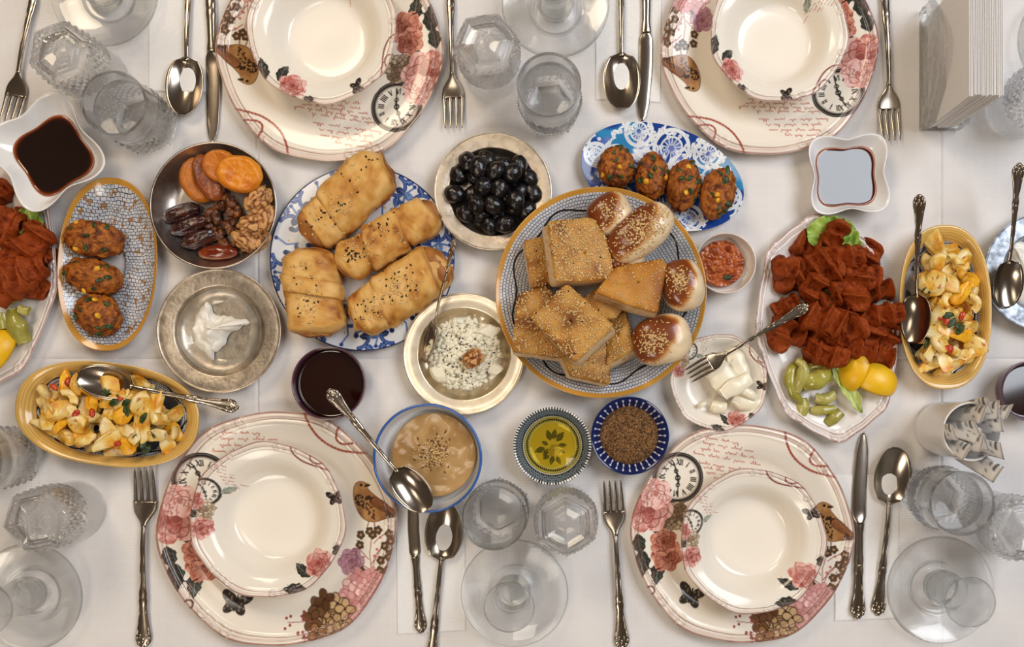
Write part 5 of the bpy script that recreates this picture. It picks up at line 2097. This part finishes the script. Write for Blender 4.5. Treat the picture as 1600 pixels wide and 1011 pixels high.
# tan tahini with a swirled surface, leaving the left wall of the bowl bare
t0, Vt, Ft = pool('tahini', (None, x + 7, y + 4, R), 38, R * .78, M_tah, 'smooth tan tahini topped with sesame in the blue rimmed bowl', 'dip', 3, 2.2, .026, [(150, 112, 66), (168, 130, 80), (182, 146, 96), (160, 122, 74)])
seeds_on([(Vt, Ft)], 170, lambda r: (r.normal(2, 12), r.normal(4, 12)), 2.5, M_sesame, t0, seed=2)
seeds_on([(Vt, Ft)], 90, lambda r: (r.normal(2, 12), r.normal(4, 12)), 2.5, mat('toasted_sesame', (120, 78, 46), .5), t0, seed=22)
M_mol = mat('grape_molasses', (34, 10, 6), .06, coat=.5)
pool('molasses', MOL, 24, MOL[3] - 5.4, M_mol, 'dark brown molasses filling the plum bowl below the pastries', 'syrup', meniscus=1.2)
pool('molasses', MO2, 24, MO2[3] - 5.4, M_mol, 'dark molasses in the plum bowl at the right edge', 'syrup', meniscus=1.2)
M_pep = mat('pepper_paste', (186, 60, 18), .2, vcol=True, coat=.5, bump=(350, .8, .0012))
o, V, F = pool('pepper_paste', (None, RED_[1] - 5, RED_[2] + 1, RED_[3]), 19, RED_[3] * .76, M_pep, 'chunky orange red pepper paste in the small bowl', 'paste', 8, 6.5, .09, [(112, 36, 4), (158, 66, 8), (182, 94, 20), (138, 50, 4), (188, 108, 32)], 40)
V2, F2, _ = blob(6.5, 3.6, 2, .2, 1.5, 3, 9, 14)
mk('herb_piece', V2 + (9, -22, 24), F2, M_herb, o, rot=None)
M_oil = mat('olive_oil', (196, 168, 10), .02, trans=.97, ior=1.47)
V, F = lathe([(.3, 15), (40, 15), (44.6, 15.6), (44, 13.6), (41, 8), (36, 5.6), (.3, 5.3)], 96)
o = mk('olive_oil', V, F, M_oil, loc=(OIL[0], OIL[1], .8))
fix_normals(o.data)
M_oil.node_tree.nodes['Principled BSDF'].inputs['Base Color'].default_value = rgba((242, 222, 100))
tag(o, 'clear yellow olive oil over the flower print of the dish', 'oil')
M_zat = mat('spice_mix', (112, 74, 40), .75, noise=(420, (160, 116, 66), .45, .68), bump=(900, 1, .0016))
p = [(.3, 26), (20, 25.5), (36, 22), (44, 17), (46, 14), (44, 11), (.3, 8)]
V, F = lathe(smooth_prof(p, 2), 72)
V[:, 2] += np.where(V[:, 2] > 12, fbm(V * .22, 3, 4) * 1.8, 0)
o = mk('spice_mix', V, F, M_zat, loc=(ZAT[0], ZAT[1], .8))
tag(o, 'dry brown ground spice and herb mix in the navy dish', 'spice', kind='stuff')
M_zseed = mat('spice_grain', (176, 130, 76), .5, noise=(300, (120, 80, 40), .4, .6))
seeds_on([(V, F)], 700, lambda r: (r.uniform(-46, 46), r.uniform(-46, 46)), 1.7, M_zseed, o, 'spice_grains', 3, .7)
M_zdark = mat('spice_leaf', (74, 50, 24), .6)
seeds_on([(V, F)], 700, lambda r: (r.uniform(-46, 46), r.uniform(-46, 46)), 1.7, M_zdark, o, 'spice_grains', 13, .7)

# ---- cheese strips on the small plate
M_strip = mat('string_cheese', (238, 228, 202), .3, sss=.15, bump=(160, .4, .0008), coat=.2)


def strip(pts, w, th, label, seed, zs):
    P = np.array([W(a, b, z) for (a, b), z in zip(pts, zs)])
    P = resample(smooth_prof(P, 2), 22)
    o = P.mean(0)
    u = np.linspace(0, 1, 22)
    V, F = tube(P - o, w * (.82 + .18 * np.sin(PI * u) + .06 * np.sin(u * 9 + seed)), 14, th / w)
    V = V + fbm(V * .09 + seed, 2, seed)[:, None] * 1.6
    return tag(mk('cheese_strip', V, F, M_strip, loc=tuple(o)), label, 'cheese', 'white cheese strips on the small plate')


strip([(1136, 560), (1150, 556), (1158, 585), (1162, 600)], 15, 5, 'white cheese strip at the top of the small plate, under the fork', 1, (18, 20, 22, 20))
strip([(1112, 570), (1122, 580), (1132, 596), (1142, 610)], 21, 5, 'broad cheese strip in the middle of the small plate', 2, (20, 26, 26, 22))
strip([(1172, 590), (1158, 600), (1140, 608), (1128, 618)], 13, 4, 'curved cheese strip folded across the others', 3, (26, 32, 34, 32))
strip([(1146, 620), (1160, 628), (1178, 630), (1184, 634)], 13, 7, 'thick cheese strip at the lower right of the small plate', 4, (18, 18, 18, 18))
strip([(1112, 632), (1122, 636), (1134, 638)], 10, 7, 'short cheese strip at the bottom of the small plate', 5, (16, 17, 17))
strip([(1096, 628), (1099, 634)], 8, 7, 'small round cheese lump at the lower left of the small plate', 6, (16, 16))
strip([(1150, 606), (1166, 612), (1180, 622)], 8, 6, 'thin cheese strip curling over at the right of the small plate', 7, (24, 28, 22))
cutlery('fork', (1074, 588), (1263, 477), 'fork resting across the cheese plate with its handle over the platter', 30, 54, group=F_)
cutlery('spoon', (670, 793), (513, 608), 'spoon standing in the tahini with its handle over the molasses', 54, 92, group='serving spoons')
cutlery('spoon', (674, 566), (713, 374), 'spoon standing in the crumbled cheese, handle over the pastry plate', 14, 100, roll=1.1, group='serving spoons')


# ---- red kofte
M_kof = mat('raw_bulgur_kofte', (158, 48, 20), .5, vcol=True, bump=(800, 1, .001), spec=.15)


def kofte_mesh(seed, L, w, h, nd):
    """Squeezed patty: thumb and finger dents leave scooped hollows between raised ridges."""
    r = np.random.default_rng(seed)
    n, m = 44, 26
    u, v = np.linspace(0, 1, n), np.linspace(-1, 1, m)
    UU, VV = np.meshgrid(u, v, indexing='ij')
    ph = r.uniform(0, .5)
    fr = (UU * nd + ph) % 1
    scoop = 1 - (2 * fr - 1) ** 2
    end = np.clip(np.minimum(UU, 1 - UU) * 7, 0, 1) ** .5
    ww = w * (1 - .24 * scoop) * (.35 + .65 * end)
    bend = 8 * np.sin(UU * 3 + seed)
    X = (UU - .5) * L + 3 * VV * np.sin(seed)
    Y = VV * ww + bend
    prof = np.clip(1 - np.abs(VV) ** 3, 0, 1) ** .5
    Z = h * prof * (1 - .68 * scoop * (1 - .3 * VV * VV)) * (.4 + .6 * end)
    P = np.stack([X, Y, Z], -1)
    nz = fbm(P.reshape(-1, 3) * .07 + seed, 3, seed).reshape(n, m)
    nf = fbm(P.reshape(-1, 3) * .3 + seed, 2, seed + 1).reshape(n, m)
    P[..., 2] += (nz * 3.5 + nf * 1.4) * prof
    P[..., 1] += nz * 2.4
    bot = np.stack([X, Y, -1.5 + 0 * X], -1)
    S = np.concatenate([P, bot[:, ::-1]], 1)
    V, F = loft(S)
    C = mottled(V, .13, [(90, 30, 8), (138, 56, 16), (160, 74, 28), (112, 42, 10)], seed, 4, 1.8)
    return make_mesh('red_kofte', V, F, M_kof, C)


KM = [kofte_mesh(k, 62 + 6 * (k % 3), 25 + 3 * (k % 2), 31, 2 + .5 * (k % 3)) for k in range(7)]
kp = [(240, 185, -22, 1.15), (375, 118, 70, .8), (395, 205, 15, 1), (488, 205, 60, 1), (168, 245, -8, .9), (275, 262, 30, 1), (178, 325, -6, 1.1), (285, 345, 60, .9), (340, 285, 40, .95), (420, 275, 75, 1), (482, 290, 10, 1),
      (350, 365, 20, 1), (405, 405, 70, 1), (478, 360, 80, 1.1), (556, 368, 10, .85), (440, 445, -20, 1), (568, 450, 20, .95), (160, 415, 30, .8), (235, 470, -15, 1), (320, 478, -35, 1.1), (148, 540, 65, 1.05), (248, 560, -10, 1),
      (432, 530, 35, 1), (515, 530, 80, 1), (580, 545, 70, .85), (350, 615, -25, 1), (300, 585, 50, .9), (552, 640, -20, .9), (470, 605, -10, .9), (380, 545, 0, .8)]
r_ = np.random.default_rng(5)
for k, (a, b, an, s) in enumerate(kp):
    z = 8 + 12 * ((k * 5) % 3) + (8 if 250 < a < 480 and 200 < b < 560 else 0)
    x, y, _ = W(1170 + a / 2.66, 320 + b / 2.66, z + 14)
    o = obj('red_kofte', KM[k % 7], None, (x, y, z), (r_.normal(0, .2), r_.normal(0, .2), math.radians(an)))
    o.scale = (s * .86, s * .86, .95)
    own = {1: 'squeezed red kofte topmost on the right platter, against the lettuce', 4: 'squeezed red kofte at the upper left end of the right platter heap', 17: 'small red kofte under the tip of the fork handle',
           20: 'squeezed red kofte at the lower left corner of the right platter heap', 24: 'squeezed red kofte at the right rim of the right platter, above the lemon', 27: 'lowest red kofte on the right platter, right of the lemon',
           25: 'squeezed red kofte just above the pickles on the right platter', 14: 'squeezed red kofte at the upper right side of the right platter heap'}
    tag(o, own.get(k, 'squeezed brick red kofte inside the heap on the right platter'), 'kofte', 'red kofte on the right platter')
for k, (px, py, an, s) in enumerate(((-14, 305, 60, .8), (2, 338, -20, .9), (46, 366, 70, .7), (16, 358, 20, .9), (50, 385, 50, 1.05), (20, 380, -30, 1), (56, 410, 80, .95), (30, 420, 30, 1), (6, 405, 75, 1), (45, 440, -40, .95), (15, 445, 10, 1), (-24, 345, 30, 1), (-18, 420, 60, 1))):
    z = 8 + 12 * ((k * 5) % 3)
    x, y, _ = W(px, py, z + 14)
    o = obj('red_kofte', KM[(k + 2) % 7], None, (x, y, z), (r_.normal(0, .1), r_.normal(0, .1), math.radians(an)))
    o.scale = (s, s, 1)
    tag(o, 'squeezed brick red bulgur kofte on the left platter', 'kofte', 'red kofte on the left platter')

# ---- lettuce
M_let = mat('lettuce', (120, 160, 50), .4, noise=(60, (176, 200, 96), .4, .7), bump=(180, .5, .001), sss=.1)


def lettuce(px, py, z, L, w, ang, seed, label, m=None):
    n, k = 26, 15
    u, v = np.linspace(0, 1, n), np.linspace(-1, 1, k)
    UU, VV = np.meshgrid(u, v, indexing='ij')
    ww = w * np.sin(PI * np.clip(UU * .9 + .1, 0, 1)) ** .6
    X, Y = (UU - .5) * L, VV * ww
    Zz = 6 * np.abs(VV) ** 2 + 4 * np.abs(VV) * np.sin(UU * 22 + VV * 6 + seed) - 3 * np.exp(-(VV / .12) ** 2) + 3 * np.sin(UU * 5 + seed)
    top = np.stack([X, Y, Zz + 8], -1)
    S = np.concatenate([top, (top - (0, 0, 1.2))[:, ::-1]], 1)
    V, F = loft(S)
    return tag(mk('lettuce_leaf', V, F, m or M_let, loc=W(px, py, z), rot=(0, 0, math.radians(ang))), label, 'lettuce', 'lettuce leaves on the platters')


lettuce(1296, 366, 14, 74, 27, 8, 1, 'ruffled lettuce leaf at the top of the right platter')
lettuce(1322, 372, 18, 56, 16, -55, 2, 'lettuce leaf edge at the upper right of the red kofte')
lettuce(1277, 472, 24, 44, 18, 20, 3, 'small dark lettuce leaf showing among the red kofte', M_herb)
lettuce(1320, 604, 12, 92, 12, -62, 4, 'pale lettuce rib between the pickles and the lemon', mat('lettuce_rib', (196, 206, 130), .4, noise=(50, (160, 180, 84), .4, .7)))
lettuce(56, 352, 16, 56, 20, -70, 5, 'ruffled lettuce leaf on the left platter beside the mosaic dish')

# ---- lemon wedges
M_peel = mat('lemon_peel', (234, 178, 12), .35, noise=(40, (240, 194, 40), .4, .7), bump=(700, .35, .0006))
M_flesh = mat('lemon_flesh', (240, 220, 150), .3, noise=(120, (232, 196, 90), .4, .6), sss=.2)


def lemon(px, py, zc, ang, label, tilt, R=31, k=1.35):
    """Quarter lemon, peel up."""
    t = thing('lemon_wedge', label, 'lemon', W(px, py, zc), 0, 'lemon wedges', rot=(tilt[0], tilt[1], math.radians(ang)))
    n, m = 26, 18
    lo_, hi_ = PI * .02, PI * .98
    u = np.linspace(0.02, PI - .02, n)
    v = np.linspace(PI * .5 - 1.0, PI * .5 + 1.0, m)
    UU, VV = np.meshgrid(u, v, indexing='ij')
    X = -R * k * np.cos(UU)
    rad = R * np.sin(UU) ** .85
    nip = 0 * X
    out = np.stack([X, (rad + nip) * np.cos(VV), (rad + nip) * np.sin(VV)], -1)
    inn = np.stack([X * .95, rad * .9 * np.cos(VV), rad * .9 * np.sin(VV)], -1)
    S = np.concatenate([out, inn[:, ::-1]], 1)
    V, F = loft(S)
    mk('peel', V, F, M_peel, t)
    ax = np.stack([X[:, :1] * .93, 0 * X[:, :1], 0 * X[:, :1] + 1], -1)
    S = np.concatenate([np.stack([X * .94, rad * .89 * np.cos(VV), rad * .89 * np.sin(VV)], -1), ax], 1)
    V, F = loft(S)
    mk('flesh', V, F, M_flesh, t)
    return t


lemon(1340, 578, 14, 70, 'lemon wedge lying nearest the red kofte on the right platter', (-.75, 0), 30, 1.2)
lemon(1364, 596, 14, -16, 'lemon wedge at the right rim of the right platter', (-.25, .1), 30, 1.2)
lemon(2, 548, 16, 60, 'lemon wedge on the left platter, cut by the edge', (0, .1), 30, 1.2)

# ---- pickled peppers
M_pick = mat('pickled_pepper', (138, 128, 40), .22, noise=(40, (172, 164, 78), .4, .65), coat=.35, sss=.15, per_obj=.15)
M_pick2 = mat('pickle_pale', (186, 176, 100), .3, noise=(60, (156, 148, 62), .4, .65), coat=.2, sss=.15)


def pickle(pts, zs, rad, label, seed, m=None, flat=.75):
    P = np.array([W(a, b, z) for (a, b), z in zip(pts, zs)])
    P = resample(smooth_prof(P, 2), 26)
    o = P.mean(0)
    rr_ = np.interp(np.linspace(0, 1, 26), np.linspace(0, 1, len(rad)), rad)
    V, F = tube(P - o, rr_, 16, flat)
    V += fbm(V * .07 + seed, 2, seed)[:, None] * np.array([3.2, 3.2, 2.2])
    return tag(mk('pickled_pepper', V, F, m or M_pick, loc=tuple(o)), label, 'pickle', 'pickled peppers')


pickle([(1252, 562), (1236, 578), (1234, 605), (1246, 625), (1254, 630)], (20, 24, 24, 22, 20), [5, 9, 11, 9, 4], 'curled pickled pepper at the left of the pickle heap', 1)
pickle([(1244, 564), (1256, 572), (1252, 592), (1246, 612)], (30, 34, 32, 26), [4, 9, 10, 5], 'pickled pepper folded over at the top of the heap', 2, M_pick2)
pickle([(1256, 608), (1268, 598), (1284, 590), (1292, 572)], (26, 32, 32, 26), [6, 14, 15, 6], 'broad olive green pickled pepper in the middle of the heap', 3)
pickle([(1264, 576), (1276, 570), (1292, 578), (1296, 596)], (22, 26, 26, 20), [5, 9, 9, 6], 'pickled pepper behind the broad one, near the kofte', 4)
pickle([(1254, 622), (1256, 636), (1254, 650)], (16, 16, 14), [7, 10, 6], 'stubby pickled pepper at the lower left of the heap', 5, M_pick2)
pickle([(1272, 622), (1290, 624), (1304, 616)], (16, 18, 16), [6, 10, 7], 'pale pickled pepper below the broad one', 6, M_pick2)
pickle([(1268, 640), (1286, 642), (1304, 638)], (14, 16, 14), [6, 9, 6], 'pale flat pickled pepper near the platter bottom', 7, M_pick2)
pickle([(1314, 644), (1302, 654), (1292, 662)], (15, 16, 14), [8, 10, 7], 'cut pickled pepper lowest on the right platter', 8)
pickle([(-6, 470), (14, 466), (34, 460)], (24, 26, 22), [8, 10, 6], 'pickled pepper topmost on the left platter', 9)
pickle([(18, 484), (26, 510), (40, 535)], (24, 26, 20), [8, 16, 12], 'large olive green pickled pepper on the left platter', 10)
pickle([(2, 490), (4, 515)], (22, 22), [14, 12], 'dark pickled pepper beside the left lemon wedge', 11)
pickle([(30, 482), (46, 486)], (30, 28), [7, 6], 'small pale pickle piece on the left platter', 12, M_pick2)

# ---- egg salad
M_egg = mat('seasoned_egg_white', (238, 214, 160), .35, vcol=True, bump=(500, .3, .0005), sss=.1, per_obj=.06, coat=.1)


def egg_mesh(seed, kind):
    r = np.random.default_rng(seed)
    if kind == 'curl':                                   # curved slice of egg white
        n, m = 22, 10
        u, v = np.linspace(0, 1, n), np.linspace(-1, 1, m)
        UU, VV = np.meshgrid(u, v, indexing='ij')
        a = (UU - .5) * 2.4
        rad = 13 + VV * 7 * (1 - .3 * UU)
        top = np.stack([rad * np.cos(a) - 9, rad * np.sin(a), 5 + 2.5 * (1 - VV ** 2) + 2 * np.sin(a * 2)], -1)
        bot = np.stack([rad * np.cos(a) - 9, rad * np.sin(a), -4 + 0 * a], -1)
        V, F = loft(np.concatenate([top, bot[:, ::-1]], 1))
    else:
        V, F = ellipsoid(1, 1, 1, 20, 28)
        for k in range(8):                                # knife cuts
            d = r.normal(0, 1, 3)
            d /= np.linalg.norm(d)
            c = r.uniform(.3, .62)
            s = V @ d
            V = V - np.outer(np.clip(s - c, 0, None), d)
        V = V * np.array([23, 17, 11]) * r.uniform(.9, 1.15)
    V = V + fbm(V * .14 + seed, 3, seed)[:, None] * 1.5
    t = fbm(V * .075 + seed, 3, seed + 3)
    if kind == 'yolk':
        C = ramp(t * .8 + .5, [(206, 118, 10), (234, 164, 24), (242, 186, 48), (222, 142, 16)])
    else:
        C = ramp(t * 1.0 + .45, [(238, 218, 166), (232, 202, 124), (222, 170, 60), (204, 124, 24)])
    sp = fbm(V * .5 + seed, 2, seed + 7)
    C[sp > .52] = (184, 70, 20)
    return make_mesh('egg_piece', V, F, M_egg, C)


EM = [egg_mesh(k, 'white') for k in range(5)] + [egg_mesh(10 + k, 'curl') for k in range(3)] + [egg_mesh(20 + k, 'yolk') for k in range(3)]
EH = []
for k in range(3):
    V, F, _ = blob(8, 5, 1.6, .4, 1.8, k + 60, 8, 14, 2)
    V[:, 2] += np.abs(V[:, 1]) * .4
    EH.append(make_mesh('herb_leaf', V, F, M_herb))
M_chili = mat('red_pepper_bit', (172, 40, 16), .3, noise=(200, (206, 80, 30), .4, .7), coat=.3)
V, F, _ = blob(7.5, 4.5, 3, .3, 1.6, 77, 9, 14, 2)
CHM = make_mesh('pepper_bit', V, F, M_chili)


def egg_salad(px, py, ang, a, b, n, seed, where):
    r = np.random.default_rng(seed)
    gl = 'egg salad ' + where
    pts = []
    tries = 0
    while len(pts) < n and tries < 20000:
        tries += 1
        q = r.uniform(-1, 1, 2)
        if (np.abs(q) ** 2.2).sum() > 1:
            continue
        layer = len(pts) * 3 // n
        sh = (1, .96, .84)[layer]
        p = np.array([q[0] * a * sh, q[1] * b * sh])
        if any(l == layer and np.hypot(*(p - o)) < 17 for o, l in pts):
            continue
        pts.append((p, layer))
    c, s = math.cos(ang), math.sin(ang)
    for k, (p, layer) in enumerate(pts):
        dx, dy = p[0] * c - p[1] * s, p[0] * s + p[1] * c
        zc = 16 + layer * 13 + r.uniform(-2, 2)
        kk = r.choice(11, p=[.11, .11, .11, .11, .1, .1, .08, .08, .07, .07, .06])
        x, y, _ = W(px, py, 30)
        o = obj('egg_piece', EM[kk], None, (x + dx, y + dy, zc), (r.uniform(-.6, .6), r.uniform(-.6, .6), r.uniform(0, 6.28)))
        s_ = r.uniform(.85, 1.15)
        o.scale = (s_,) * 3
        yolk = kk >= 8
        tag(o, ('deep yellow yolk piece' if yolk else 'spiced egg white piece') + ' in the ' + gl, 'egg', ('yolk pieces, ' if yolk else 'egg white pieces, ') + where)
    for k in range(16):
        q = r.uniform(-.8, .8, 2)
        dx, dy = q[0] * a * c - q[1] * b * s, q[0] * a * s + q[1] * b * c
        o = obj('herb_leaf' if k % 3 else 'pepper_bit', EH[k % 3] if k % 3 else CHM, None, (x + dx, y + dy, 54 - 16 * (q ** 2).sum()), (r.uniform(-.4, .4), r.uniform(-.4, .4), r.uniform(0, 6)))
        o.scale = (1.0,) * 3
        tag(o, ('chopped green herb leaf' if k % 3 else 'red pepper bit') + ' on the ' + gl, 'herb' if k % 3 else 'pepper', ('herb leaves, ' if k % 3 else 'pepper bits, ') + where)


egg_salad(167, 649, E1R, 56, 112, 84, 31, 'in the lower left yellow rimmed dish')
egg_salad(1477, 484, E2R, 49, 102, 74, 32, 'in the right yellow rimmed dish')
cutlery('spoon', (128, 588), (374, 637), 'spoon laid in the lower left egg dish, handle over the rim', 44, 26, group='serving spoons')
cutlery('spoon', (1434, 534), (1438, 303), 'spoon leaning in the right egg dish, handle pointing up', 38, 90, roll=.8, group='serving spoons')
cutlery('spoon', (1566, 478), (1591, 254), 'spoon leaning in the zinc dish at the right edge', 16, 90, group='serving spoons')
